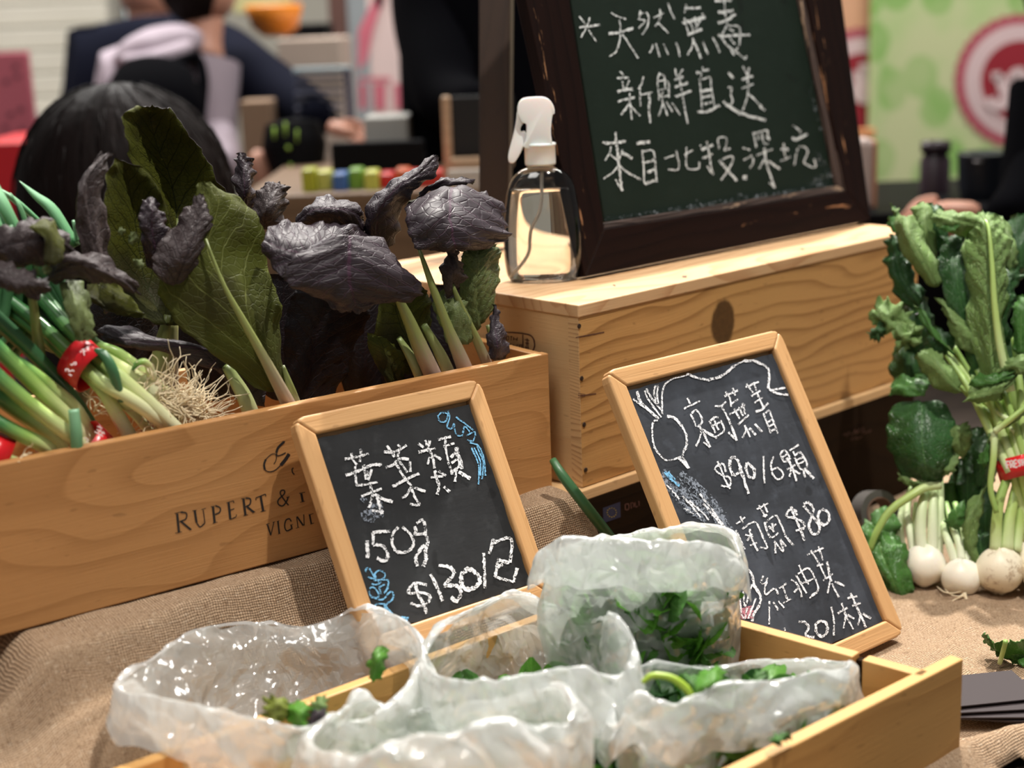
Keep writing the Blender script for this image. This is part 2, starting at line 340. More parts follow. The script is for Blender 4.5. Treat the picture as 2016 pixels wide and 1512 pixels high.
BAND = plain('red_band', (.58, .010, .016), .28, .06)
BANDW = plain('band_print', (.85, .7, .7), .5)
# burlap
def burlap():
    t = NT('burlap'); u, v, _ = t.sep(t.tc('UV')); w_ = t.tc('Object')
    def wb(s, a): n = t.noise(t.comb(t.m_('MULTIPLY', u, 55), t.m_('MULTIPLY', v, 55), s), 1., 3); return t.m_('ADD', a, t.m_('MULTIPLY', t.m_('SUBTRACT', n, .5), .0046))
    p = .0021; U = t.m_('DIVIDE', wb(3., u), p); V = t.m_('DIVIDE', wb(8., v), p)
    su = t.m_('ABSOLUTE', t.m_('SINE', t.m_('MULTIPLY', U, PI))); sv = t.m_('ABSOLUTE', t.m_('SINE', t.m_('MULTIPLY', V, PI)))
    par = t.m_('SINE', t.m_('MULTIPLY', U, PI)); par2 = t.m_('SINE', t.m_('MULTIPLY', V, PI))
    over = t.m_('GREATER_THAN', t.m_('MULTIPLY', t.m_('SINE', t.m_('MULTIPLY', t.m_('FLOOR', U), PI/1.)), 1.), 2.)
    ck = t.m_('MODULO', t.m_('ABSOLUTE', t.m_('ADD', t.m_('FLOOR', U), t.m_('FLOOR', V))), 2.)
    fu = t.m_('FRACT', U); fv = t.m_('FRACT', V)
    bu = t.m_('SINE', t.m_('MULTIPLY', fu, PI)); bv = t.m_('SINE', t.m_('MULTIPLY', fv, PI))
    # over-thread shows its round back across its width and dips at its ends
    ha = t.m_('MULTIPLY', t.m_('POWER', bu, .8), t.m_('ADD', .55, t.m_('MULTIPLY', bv, .45)))
    hb = t.m_('MULTIPLY', t.m_('POWER', bv, .8), t.m_('ADD', .55, t.m_('MULTIPLY', bu, .45)))
    h = t.m_('ADD', t.m_('MULTIPLY', ck, ha), t.m_('MULTIPLY', t.m_('SUBTRACT', 1, ck), t.m_('MULTIPLY', hb, .82)))
    hole = t.m_('SUBTRACT', 1, t.ramp(t.m_('ADD', h, t.m_('MULTIPLY', t.m_('SUBTRACT', t.noise(t.comb(U, V, 0), 1., 2), .5), .5)), .28, .72))
    n1 = t.noise(t.comb(t.m_('MULTIPLY', u, 30), t.m_('MULTIPLY', v, 900), 0), 1., 3); n2 = t.noise(t.comb(t.m_('MULTIPLY', u, 900), t.m_('MULTIPLY', v, 30), 0), 1., 3)
    th = t.m_('ADD', t.m_('MULTIPLY', ck, n2), t.m_('MULTIPLY', t.m_('SUBTRACT', 1, ck), n1))
    c = t.mix(th, (.42, .28, .17), (.80, .61, .43)); c = t.mix(t.m_('MULTIPLY', t.noise(w_, 9, 3), .4), c, (.42, .25, .13))
    sl = t.ramp(t.noise(t.comb(t.m_('MULTIPLY', u, 330), t.m_('MULTIPLY', v, 190), 0), 1., 2, .6), .52, .70); c = t.mix(t.m_('MULTIPLY', sl, .55), c, (.20, .12, .07))
    s2 = t.ramp(t.noise(t.comb(t.m_('MULTIPLY', u, 170), t.m_('MULTIPLY', v, 420), 4.), 1., 2, .6), .56, .70); c = t.mix(t.m_('MULTIPLY', s2, .45), c, (.92, .76, .58))
    t.col(t.mix(t.m_('MULTIPLY', hole, .85), c, (.10, .055, .03))); t.pr(Roughness=.95); t.b.inputs['Specular IOR Level'].default_value = .1
    t.bump(h, 1., .0011); return t.m
BURLAP = burlap()
# plastic film
def film(name, white, op, rough=.10, gl=.42, sc=1.):
    t = NT(name); N = t.N; N.remove(t.b)
    v = t.tc(); wv = t.nd('ShaderNodeVectorMath', operation='ADD'); ns = t.nd('ShaderNodeTexNoise'); t.set(ns.inputs['Vector'], v); ns.inputs['Scale'].default_value = 14; 
    sm = t.nd('ShaderNodeVectorMath', operation='SCALE'); t.L.new(ns.outputs[1], sm.inputs[0]); sm.inputs[3].default_value = .055; t.L.new(v, wv.inputs[0]); t.L.new(sm.outputs[0], wv.inputs[1])
    def vor(q): o = t.nd('ShaderNodeTexVoronoi', feature='F1', distance='CHEBYCHEV'); t.set(o.inputs['Vector'], t.scale(wv.outputs[0], q)); o.inputs['Scale'].default_value = 1; return o.outputs[0]
    h = t.m_('ADD', t.m_('MULTIPLY', vor((26*sc, 15*sc, 17*sc)), 1.), t.m_('MULTIPLY', vor((70*sc, 44*sc, 60*sc)), .34))
    bm = t.nd('ShaderNodeBump'); t.set(bm.inputs['Height'], h); bm.inputs['Strength'].default_value = .9; bm.inputs['Distance'].default_value = .012
    tr = t.nd('ShaderNodeBsdfTransparent'); tr.inputs[0].default_value = (.96, .975, .97, 1)
    df = t.nd('ShaderNodeBsdfDiffuse'); df.inputs[0].default_value = (*white, 1); tl = t.nd('ShaderNodeBsdfTranslucent'); tl.inputs[0].default_value = (*white, 1)
    gs = t.nd('ShaderNodeBsdfGlossy'); gs.inputs[0].default_value = (1, 1, 1, 1); gs.inputs['Roughness'].default_value = rough
    for q in (df, tl, gs): t.L.new(bm.outputs[0], q.inputs['Normal'])
    a = t.nd('ShaderNodeMixShader'); a.inputs[0].default_value = .5; t.L.new(df.outputs[0], a.inputs[1]); t.L.new(tl.outputs[0], a.inputs[2])
    lw = t.nd('ShaderNodeLayerWeight'); lw.inputs[0].default_value = .4; t.L.new(bm.outputs[0], lw.inputs['Normal'])
    b = t.nd('ShaderNodeMixShader'); f = t.m_('ADD', op, t.m_('MULTIPLY', t.ramp(t.noise(v, 16, 3), .35, .7), .14)); t.set(b.inputs[0], t.m_('ADD', f, t.m_('MULTIPLY', lw.outputs['Facing'], .25))); t.L.new(tr.outputs[0], b.inputs[1]); t.L.new(a.outputs[0], b.inputs[2])
    c = t.nd('ShaderNodeMixShader'); t.set(c.inputs[0], t.m_('ADD', .07, t.m_('MULTIPLY', lw.outputs['Facing'], gl))); t.L.new(b.outputs[0], c.inputs[1]); t.L.new(gs.outputs[0], c.inputs[2])
    t.L.new(c.outputs[0], t.out.inputs[0]); return t.m
FILM = film('bag_film_clear', (.87, .90, .88), .36)
CUFF = film('bag_film_doubled', (.89, .91, .91), .60)
MILKY = plain('milky_plastic', (.86, .86, .84), .3, .02, Subsurface_Weight=.3); MILKY.node_tree.nodes['Principled BSDF'].inputs['Subsurface Scale'].default_value = .02
MILKT = plain('translucent_tube', (.8, .78, .72), .35, .02, Transmission_Weight=.35)
def thin(name):
    t = NT(name); t.N.remove(t.b); tr = t.nd('ShaderNodeBsdfTransparent'); tr.inputs[0].default_value = (.96, .97, .97, 1); g = t.nd('ShaderNodeBsdfGlossy'); g.inputs['Roughness'].default_value = .04
    fr = t.nd('ShaderNodeFresnel'); fr.inputs[0].default_value = 1.5; mx = t.nd('ShaderNodeMixShader'); t.set(mx.inputs[0], t.m_('ADD', t.m_('MULTIPLY', fr.outputs[0], .9), .02)); t.L.new(tr.outputs[0], mx.inputs[1]); t.L.new(g.outputs[0], mx.inputs[2]); t.L.new(mx.outputs[0], t.out.inputs[0]); return t.m
CLEAR = thin('clear_plastic')
WATER = NT('water'); WATER.pr(Roughness=.0, IOR=1.33, Transmission_Weight=1.); WATER.col((1., .985, .96)); WATER = WATER.m
# ================================================================== SETTING
def slab(name, x0, x1, y0, y1, z0, z1, mat):
    V = [(x0, y0, z0), (x1, y0, z0), (x1, y1, z0), (x0, y1, z0), (x0, y0, z1), (x1, y0, z1), (x1, y1, z1), (x0, y1, z1)]
    return mk(name, V, BOXF, mat)
FLOORM = plain('hall_floor', (.20, .18, .16), .35, .1, 3)
WALLM = plain('hall_wall', (.36, .34, .29), .8, .08, 2)
tag(slab('floor', -4, 5, -1.5, 8, -.80, -.76, FLOORM), kind='structure')
tag(slab('wall_back', -4, 5, 7.2, 7.3, -.76, 3.2, WALLM), kind='structure')
# ================================================================== TABLE, BURLAP
d36 = azv(36.4); n36 = np.array([d36[1], -d36[0], 0])       # along the front crate face / towards the viewer
d43 = azv(43.2); n43 = np.array([d43[1], -d43[0], 0])
C0c = np.array([.0347, 1.349, .1427]); C1c = np.array([.0628, 1.345, .1427])
tb = thing('market_table', (0.05, 1.4, -.76), 'dark wooden market table under the burlap', 'table')
def tbox(name, s0, s1, n0, n1, z0, z1, mat, parent):
    q = [np.array([.05, 1.4, 0])+d43*s+n43*n for s, n in ((s0, n0), (s1, n0), (s1, n1), (s0, n1))]
    return hexa(name, [p+Z*z0 for p in q], [p+Z*z1 for p in q], mat, parent, d43)
tbox('tabletop', -1.15, 1.7, -.62, .64, -.034, -.006, TABLEW, tb)
for s, n in ((-1.1, -.57), (1.65, -.57), (-1.1, .59), (1.65, .59)): tbox('leg', s-.03, s+.03, n-.03, n+.03, -.76, -.034, TABLEW, tb)
def sst(x, a, b): t = np.clip((x-a)/(b-a), 0, 1); return t*t*(3-2*t)
def vnoise(X, Y, sc, seed, octs=3):
    r = np.random.default_rng(seed); out = np.zeros_like(X)
    for o in range(octs):
        for k in range(5):
            a = r.uniform(0, 2*PI); f = sc*(1.9**o)*r.uniform(.7, 1.3); out += np.sin((X*math.cos(a)+Y*math.sin(a))*f+r.uniform(0, 6.28))/(5*1.8**o)
    return out
EA = onz(1880, 1545, .006); EB = onz(2016, 1484, .006); ED = (EB-EA)/np.linalg.norm(EB-EA); EN = np.array([ED[1], -ED[0], 0])
def burlap_h(s, n):
    """s: along the crate front from its right corner; n: towards the viewer"""
    x = C0c[0]+d36[0]*s+n36[0]*n; y = C0c[1]+d36[1]*s+n36[1]*n
    crest = .030+.008*np.sin(s*9+1)+.02*sst(-s, .25, .6)
    fall = sst(n, crest-.004, crest+.020)*.25+sst(n, crest+.004, crest+.115)*.75
    right = 1-sst(s, -.005, .045)*.35-sst(s+.35*np.maximum(n, 0), .02, .085)*.65
    left = 1-.42*sst(-s, .50, .56)*(1-sst(n, .0, .12))
    top = .1405*(1-fall)*np.clip(right, 0, 1)*left
    z = top+.0030*vnoise(x, y, 26, 3)*(1+1.3*sst(n, .02, .1))+.0012*vnoise(x, y, 90, 5, 2)+.0035*np.exp(-((np.sin(x*17+y*9+1.5*np.sin(y*12)))/.22)**2)*sst(s, .05, .2)
    z = z+.006*sst(n, .04, .12)*sst(-s, .1, .3)*np.sin(s*30+n*22+np.sin(n*25))      # hanging folds
    # raised fold beside the front tray
    px, py = x-EA[0], y-EA[1]; a = px*ED[0]+py*ED[1]; b = px*EN[0]+py*EN[1]      # b > 0 beyond the edge, towards the viewer
    z = z+.016*np.exp(-((b+.020+.004*np.sin(a*40))/.013)**2)*sst(a, -.10, -.02)-.004*sst(b, -.006, .004)*sst(a, -.1, -.02)
    return np.maximum(z, .0005), x, y
sg = np.concatenate([np.linspace(-.95, -.6, 16), np.linspace(-.59, .16, 190), np.linspace(.17, .85, 60)])
ng = np.concatenate([np.linspace(-.55, -.06, 14), np.linspace(-.05, .22, 110), np.linspace(.225, .60, 60)])
Sg, Ng = np.meshgrid(sg, ng, indexing='ij'); H_, X_, Y_ = burlap_h(Sg, Ng)
# the cloth ends in front along a ragged edge; arc lengths give the weave its true size
dn = np.sqrt(np.diff(Ng, axis=1)**2+np.diff(H_, axis=1)**2); vv = np.concatenate([np.zeros((len(sg), 1)), np.cumsum(dn, 1)], 1)
V = np.stack([X_, Y_, H_], -1).reshape(-1, 3); uv = np.stack([Sg, vv], -1).reshape(-1, 2); nj = len(ng)
Fb = []
for i in range(len(sg)-1):
    for j in range(nj-1):
        k = i*nj+j; P = V[k]
        q = P-EA; a = q@ED; b = q@EN
        if a > -.12 and b > .003*math.sin(a*70): continue     # front right: the cloth stops short of the table edge
        q = P-C1c
        if q@d43 > .60+.01*math.sin(q@n43*40) and q@n43 < -.05: continue     # nor does it reach behind the crates at the right
        Fb.append((k, k+nj, k+nj+1, k+1))
used = np.unique(np.array(Fb)); rm = -np.ones(len(V), int); rm[used] = np.arange(len(used))
bl = mk('burlap_cloth', V[used], [tuple(rm[i] for i in f) for f in Fb], BURLAP, None, Matrix.Identity(4), True, uv=uv[used])
so = bl.modifiers.new('s', 'SOLIDIFY'); so.thickness = .0012; so.offset = -1
tag(bl, 'coarse tan burlap cloth draped over the table and under the lettered crate', 'cloth')
# ================================================================== INK LETTERING
def ribbon(mb, pts, w, pl, off, jit=0., sm=True, step=3.0):
    """stroke of pixel width w (scalar or per point) laid on a plane"""
    P = np.array(pts, float)
    ln = np.linalg.norm(np.diff(P, axis=0), axis=1).sum(); n = max(3, int(ln/step))
    W = np.interp(np.linspace(0, 1, n), np.linspace(0, 1, len(P)), np.broadcast_to(w, (len(P),)) if np.ndim(w) else np.full(len(P), w))
    Q = cr(P, n) if (sm and len(P) > 2) else np.stack([np.interp(np.linspace(0, 1, n), np.linspace(0, 1, len(P)), P[:, k]) for k in (0, 1)], 1)
    T = np.gradient(Q, axis=0); T /= np.linalg.norm(T, axis=1)[:, None]+1e-9; N = np.stack([-T[:, 1], T[:, 0]], 1)
    e1 = 1+jit*rng.normal(size=n); e2 = 1+jit*rng.normal(size=n)
    A = Q+N*(W*e1/2)[:, None]; B = Q-N*(W*e2/2)[:, None]
    off = off+random.random()*.00008
    V = [pl.pt(x, y, off) for x, y in A]+[pl.pt(x, y, off) for x, y in B]
    mb.add(V, [(i, i+1, n+i+1, n+i) for i in range(n-1)])
def strokes(mb, ox, oy, s, txt, w, pl, off=.0005, jit=.22):
    for st in txt.split(';'):
        st = st.strip()
        if not st: continue
        ww = w
        if '|' in st: ww, st = st.split('|'); ww = float(ww)
        P = [(ox+float(a.split(',')[0])/s, oy+float(a.split(',')[1])/s) for a in st.split()]
        ribbon(mb, P, ww*getattr(pl, 'k', 1.), pl, off, jit)
# ================================================================== LEFT CRATE (lettered)
dn0 = -n36
PL0 = Plane(C0c, d36, Z)
c0 = thing('wine_crate', C0c-d36*.3+dn0*.1, 'low open wooden wine crate lettered in black, full of greens at the left', 'crate')
L0, H0, T0, D0 = .66, .130, .010, .185
fb = board('front_board', C0c-d36*L0, d36, Z, dn0, L0, H0, T0, PINEC0, c0, .0012)
board('back_board', C0c-d36*L0+dn0*D0, d36, Z, dn0, L0, H0, T0, PINEC0, c0)
board('end_board', C0c-d36*.010+dn0*T0, dn0, Z, -d36, D0-T0, H0-.001, -.010, PINEC0, c0)
board('end_board', C0c-d36*L0+dn0*T0, dn0, Z, d36, D0-T0, H0-.001, .010, PINEC0, c0)
board('base_board', C0c-d36*(L0-.010)+dn0*T0, d36, dn0, Z, L0-.020, D0-T0, .008, PINEC0, c0)
mb = MB()
def poly(pts, pl=PL0, off=.0003):
    P = [pl.pt(x, y, off) for x, y in pts]; mb.add(P, [tuple(range(len(P)))])
def ink(ox, oy, s, txt, w): strokes(mb, ox, oy, s, txt, w, PL0, .0003, 0.)
# traced from the board: RUPERT & R / VIGNE / flourished initial  (crop origin 0,850 at 2.2843 px per px)
K = 2.2843
ink(0, 850, K, '1.2|785,368 822,358; 4.6|797,368 805,452; 1.2|788,456 818,450; 2.8|812,362 838,366 836,392 808,404; 4|815,404 858,440; 1.6|850,438 862,440;'
    '1.2|865,356 885,352; 4.4|876,355 884,408; 2.4|884,408 900,428 920,412; 1.8|914,350 922,412; 1.1|905,350 926,344;'
    '1.2|948,338 966,334; 4.4|958,336 966,410; 1.2|956,412 978,406; 2.8|968,332 990,342 988,362 968,372;'
    '1.2|1018,320 1050,310; 4.4|1028,318 1036,392; 1.8|1030,355 1054,346; 1.6|1036,394 1062,382; 1.6|1062,382 1064,372; 1.6|1050,310 1052,320;'
    '1.2|1084,302 1102,298; 4.4|1095,302 1104,374; 1.2|1094,378 1116,372; 2.8|1104,298 1126,302 1124,326 1104,338; 4|1112,338 1142,362; 1.5|1136,362 1148,360;'
    '1.8|1150,298 1194,280; 1.6|1150,298 1152,308; 1.6|1194,280 1196,290; 4.4|1172,290 1184,356; 1.2|1172,360 1196,354;'
    '2.8|1298,330 1290,322 1262,282 1264,266 1278,264 1278,280 1252,306 1252,326 1270,334 1286,318 1296,296; 1.6|1288,296 1302,292;'
    '1.2|1345,278 1372,272; 4.4|1355,278 1362,316; 1.2|1350,318 1372,312;'
    '1.2|1196,418 1212,412; 3|1203,418 1218,466; 1.6|1218,466 1232,406; 1.0|1226,408 1238,404;'
    '3.2|1250,402 1256,458; 1.0|1245,404 1256,400; 1.0|1250,460 1262,457;'
    '2.6|1310,404 1302,392 1286,398 1280,426 1290,446 1312,436; 3|1310,420 1313,438; 1|1304,420 1318,416;'
    '1.8|1334,382 1340,430; 3.2|1336,382 1364,422; 1.8|1366,372 1368,422; 1|1330,434 1346,430;'
    '3.2|1392,372 1400,414; 1.2|1388,374 1410,368; 1.2|1396,416 1412,410', 4)
ink(480, 830, 6.05, '2.2|490,235 420,300 392,370 400,405 440,400 500,370; 4.6|480,240 410,310 388,370; 6.5|540,385 490,460 440,520; 2|440,520 370,580 300,598 250,570 240,520; 4|250,570 242,510 262,450; 1.6|262,450 320,395 370,385 390,420 380,470 358,505; 2.4|590,550 572,575 585,615 604,628', 2)
mb.build('printed_lettering', INK, fb, False)
# ================================================================== RIGHT CRATES
PL1 = Plane(C1c, d43, Z); dn1 = -n43; PLs = Plane(C1c, dn1, Z)
L1, H1, D1 = .575, .175, .34
c1 = thing('wine_crate', C1c+d43*.28+dn1*.17, 'closed knotty pine wine crate, upper one of the right stack, under the big chalkboard', 'crate')
tl = .012
board('front_board', C1c, d43, Z, dn1, L1, H1-tl, .013, PINEK, c1, .0008)
lid = board('lid_board', C1c+Z*(H1-tl)-d43*.0015+n43*.0015, d43, dn1, Z, L1+.003, D1+.003, tl, PINETOP, c1, .0012)
board('end_board', C1c+dn1*.013, dn1, Z, d43, D1-.013, H1-tl, .013, PINESIDE, c1, .0006)
board('end_board', C1c+dn1*.013+d43*(L1-.013), dn1, Z, d43, D1-.013, H1-tl, .013, PINESIDE, c1)
board('back_board', C1c+dn1*(D1-.013)+d43*.013, d43, Z, dn1, L1-.026, H1-tl, .013, PINEK, c1)
# end grain of the front board, seen on its sawn left edge
e = C1c-d43*.0004
hexa('end_grain_strip', [e, e+dn1*.013, e+dn1*.013+Z*(H1-tl), e+Z*(H1-tl)], [p+d43*.0005 for p in (e, e+dn1*.013, e+dn1*.013+Z*(H1-tl), e+Z*(H1-tl))], END, c1, dn1, 0)
for x, y in ((1140, 642), (1145, 745), (1150, 836), (1153, 925)):
    P = PL1.pt(x, y, .0002); V = []
    for r, o in ((.0024, 0), (.0022, .0006), (.0008, .0009)):
        for k in range(10): a = k*PI/5; V.append(P+d43*r*math.cos(a)+Z*r*math.sin(a)+n43*o)
    F = [(i*10+k, i*10+(k+1) % 10, (i+1)*10+(k+1) % 10, (i+1)*10+k) for i in range(2) for k in range(10)]+[tuple(range(20, 30))]
    mk('nail', V, F, NAILM, c1)
mb = MB()
strokes(mb, 960, 500, 2.606, '2.6|70,398 222,420 224,502 92,484; 2|180,414 182,498; 1.6|152,428 150,446; 1.6|134,426 132,444; 1.6|134,436 150,438; 1.6|128,424 116,423; 1.6|121,424 120,444; 1.8|108,422 96,424 98,442 108,440 108,422; 1.6|94,420 90,440; 1.6|176,464 174,482; 1.6|176,468 166,466; 1.6|164,464 162,482; 1.6|158,466 152,464 150,482; 1.6|146,472 140,471; 1.6|136,480 132,462 126,480; 1.8|122,462 112,464 114,480 122,478; 1.6|108,470 102,470; 1.8|98,462 97,482; 1.6|190,440 214,444; 1.6|192,456 212,460; 1.4|202,432 198,490; 1.6|190,478 212,482; 1.4|206,436 208,488', 1.8, PLs, .0003, .12)
mb.build('burnt_stamp', STAMP, c1, False)
mb = MB()   # dark checks (splits) by the end
strokes(mb, 1100, 400, 2.88, '2.2|96,762 170,748 258,732; 1.8|110,1090 150,1088 212,1080; 1.2|110,1078 150,1084; 1.6|110,1102 150,1092', 2, PL1, .0003, .2)
strokes(mb, 1100, 400, 2.88, '3|700,415 726,416; 2|1370,258 1392,262; 2|308,462 322,468', 2, Plane(C1c+Z*H1, d43, dn1), .0003, .2)
mb.build('split', STAMP, c1, False)
c2_ = thing('wine_crate', C1c+d43*.28+dn1*.17-Z*C1c[2]+Z*.001, 'dark shaded wine crate with a small blue star label, beneath the knotty crate', 'crate')
e = C1c-d43*.030+n43*.006; e[2] = .002; HL = .1400
PLL = Plane(e, d43, Z)
lb = board('front_board', e, d43, Z, dn1, L1+.02, HL-.010, .012, SHADEPINE, c2_)
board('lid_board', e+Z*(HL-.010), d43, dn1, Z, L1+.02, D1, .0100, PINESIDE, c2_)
board('end_board', e+dn1*.012, dn1, Z, d43, D1-.014, HL-.010, .012, SHADEPINE, c2_); board('end_board', e+dn1*.012+d43*(L1+.008), dn1, Z, d43, D1-.014, HL-.010, .012, SHADEPINE, c2_)
board('back_board', e+dn1*(D1-.012)+d43*.012, d43, Z, dn1, L1-.006, HL-.010, .012, SHADEPINE, c2_)
mb = MB(); P = [PLL.pt(x, y, .0004) for x, y in ((1187, 1000), (1221, 988), (1222, 1018), (1188, 1030))]; mb.add(P, [(0, 1, 2, 3)]); bl_ = mb.build('blue_label', BLUEL, c2_, False)
mb = MB()
for k in range(12):
    a = k*PI/6; cx, cy = 1204.5+9*math.cos(a), 1009+9*math.sin(a); P = [PLL.pt(cx+(1.7 if q % 2 == 0 else .7)*math.sin(q*PI/5), cy-(1.7 if q % 2 == 0 else .7)*math.cos(q*PI/5), .0007) for q in range(10)]; mb.add(P, [tuple(range(10))])
mb.build('star_ring', GOLD, bl_, False)
mb = MB(); strokes(mb, 960, 500, 2.606, '2.4|706,1285 722,1282 724,1308 708,1312 706,1285; 2|734,1278 738,1306; 2|734,1280 748,1276 750,1300; 2|756,1274 758,1298 770,1294; 2|776,1268 778,1292', 2, PLL, .0005, .2)
strokes(mb, 1560, 720, 4.2, '1.6|420,575 440,560 445,585; 1.6|455,575 470,545; 1.6|475,570 500,560; 1.6|505,565 520,530 530,560; 1.6|535,555 560,520; 1.6|565,550 590,540 580,510; 1.6|485,620 500,590; 1.6|515,610 530,590 540,610; 1.6|550,600 575,585; 1.6|590,560 620,545; 1.6|630,550 650,530', 2, PLL, .0005, .2)
mb.build('printed_lettering', STAMP, lb, False)
# ================================================================== BIG CHALKBOARD
hb = azv(41.6); nhb = np.array([-hb[1], hb[0], 0]); th = math.radians(78)
dyb = math.cos(th)*nhb+math.sin(th)*Z
Pb = onz(1160, 543, .3192); PB = Plane(Pb, hb, dyb); PB.k = .95
bb = thing('chalkboard', PB.pt(1430, 490)+nhb*.05, 'large easel chalkboard in a worn dark frame on top of the knotty crate', 'chalkboard')
def quadpx(name, q, pl, o1, th, mat, parent, grain=None, bev=.0012):
    A = [pl.pt(x, y, o1) for x, y in q]; return hexa(name, A, [p-pl.n*th for p in A], mat, parent, grain, bev, width=pl.dy if grain is None or abs(np.dot(grain, pl.dy)) < .5 else pl.dx)
TY = -330
def ext(a, b, y): f = (y-a[1])/(b[1]-a[1]); return (a[0]+(b[0]-a[0])*f, y)
oTL, oTR = ext((1036, 0), (1152, 545), TY), ext((1658, 0), (1715, 434), TY+10-90)
iTL, iTR = ext((1121, 0), (1188, 448), TY+60), ext((1589, 0), (1665, 375), TY-30)
oBL, oBR, iBL, iBR = (1152, 545), (1715, 434), (1190, 450), (1667, 376)
quadpx('frame_board', [oBL, oBR, iBR, iBL], PB, .010, .015, DARKW, bb)
quadpx('frame_board', [oTL, oBL, iBL, iTL], PB, .010, .015, DARKW, bb, grain=dyb)
quadpx('frame_board', [oBR, oTR, iTR, iBR], PB, .010, .015, DARKW, bb, grain=dyb)
quadpx('frame_board', [oTR, oTL, iTL, iTR], PB, .010, .015, DARKW, bb)
pTL, pTR, pBL, pBR = ext((1124, 0), (1191, 440), TY+65), ext((1576, 0), (1650, 366), TY-20), (1191, 438), (1650, 365)
quadpx('green_panel', [pBL, (pBR[0]+12, pBR[1]+4), (pTR[0]+12, pTR[1]), pTL], PB, -.0005, .006, GREENB, bb)
# worn bead moulding between frame and panel
quadpx('moulding', [iBL, iBR, pBR, pBL], PB, .006, .006, MOULD, bb, bev=.001)
quadpx('moulding', [iBR, iTR, pTR, pBR], PB, .006, .006, MOULD, bb, grain=dyb, bev=.001)
quadpx('moulding', [(1591, 0), (1596, 0), (1668, 376), (1664, 376)], PB, .0085, .006, MOULD, bb, grain=dyb, bev=.001)
# rear easel leg
q = np.array([-.012, 1.665, .3182]); 
rl = hexa('rear_leg', [at(943, 470, 1.70), at(1001, 470, 1.70), at(1001, 470, 1.70)+Z*0+np.array([.004, .03, 0]), at(943, 470, 1.70)+np.array([.004, .03, 0])],
     [at(943, -330, 1.66), at(1008, -330, 1.66), at(1008, -330, 1.66)+np.array([.004, .03, 0]), at(943, -330, 1.66)+np.array([.004, .03, 0])], POSTW, bb, Z, .0015)
wr = MB(); g = 3.1
strokes(wr, 1120, 0, 7.2, '145,230 235,345;4.5|150,390 265,375 440,350;295,245 255,380 170,530;275,420 385,590;600,175 660,220 810,270;5|565,480 740,450 910,400;715,280 730,400 715,600 660,740 575,800;755,480 850,620 980,825;1015,150 990,280;1020,190 1100,180 1130,260 1110,380 1040,490;990,270 1075,300 985,405;1200,250 1345,185;1290,130 1300,220 1265,320 1220,370;1265,320 1410,470;1405,45 1440,150 1495,270;1195,630 1180,690 1140,750;1235,615 1285,805;1340,620 1410,775;1515,605 1550,690 1570,805', g, PB)
strokes(wr, 1300, 0, 7.2, '370,60 345,185;5|375,118 570,112;7|310,330 640,245;340,255 400,470;430,320 465,440;490,240 505,400;590,190 600,230 490,420;5|385,500 590,410;465,530 455,650 385,780;4.4|470,570 580,825;600,590 675,770;740,530 800,630 840,745;5|770,15 1010,5;905,0 925,250;6|820,175 1035,150;5.5|820,330 950,280 1065,200;945,300 940,370 870,520 950,640 1080,740 1200,830 1220,790;960,365 1100,370 1130,440 1120,620 1070,720;5|820,490 900,510 1270,490;975,410 1040,445;990,540 1055,630;1000,700 1045,785;5|965,1030 1035,1110;960,1240 1015,1240 1000,1340 1025,1440 985,1490;1170,940 1235,1060;1255,955 1240,1060;5|1155,1130 1315,1075;1155,1255 1320,1190;1235,1060 1240,1310 1190,1512;1240,1320 1440,1512', g, PB)
strokes(wr, 1180, 120, 7.2, '290,145 345,205;4.6|250,245 415,235;325,290 345,400;425,275 380,370 375,430;6|255,440 340,410 475,395;430,455 435,600 460,830;5|260,575 500,515;4.6|430,600 310,765;440,630 575,780;625,220 600,330 550,395;575,340 580,640;590,480 750,440;4.4|705,470 715,600 700,640 720,880;855,165 825,280 850,560;855,190 920,210 925,270;825,290 930,275 985,330 985,520;930,290 935,400;865,410 960,385;905,440 870,510 985,490;890,540 895,620 840,780;890,560 965,775;950,580 1035,720;1030,590 1145,765;1075,105 1090,220;1180,115 1120,220;6|1065,270 1190,225;5|1070,370 1255,310;5|1075,505 1305,425;1140,275 1190,550 1250,890;6|1375,165 1425,165;1425,165 1450,190 1440,230;1465,80 1460,130;5|1465,135 1555,125;1420,250 1445,500 1455,680;1455,265 1565,235 1590,400 1630,640;5.5|1445,430 1580,405;4.6|1465,520 1580,490;4.6|1490,610 1595,580;5|1395,725 1540,710 1710,630;5.5|1760,570 1830,640 2000,750', g, PB)
strokes(wr, 1360, 210, 7.2, '5.5|560,10 700,80 850,140 1060,190;970,0 1050,50;755,0 735,45;130,545 145,560;5|150,610 315,545;225,490 250,620 290,860 315,960 230,845;4.5|165,735 305,665;400,600 385,470 420,435 500,445 500,560 475,620 560,590;5|405,760 520,900 655,1050;450,740 570,700 600,750 540,880 430,1040;735,580 840,615;750,760 870,690;885,720 880,810 835,875;9|765,975 768,1035;885,355 930,575;900,375 1080,335 1085,400 1120,460;955,390 955,470;1010,375 1015,460 1045,520 1100,525;1060,430 1120,465;935,690 1160,600;4.2|1040,580 1075,800 1190,1150;1190,1150 1110,1075;1040,750 965,880;4.4|1100,770 1265,885;5|1275,600 1385,605;1315,520 1340,720;1265,775 1420,710;1445,265 1545,340 1545,380;5|1430,440 1500,460 1655,385;1510,590 1465,830;1530,570 1610,570 1660,640 1605,770 1640,820 1765,860 1750,740', g, PB)
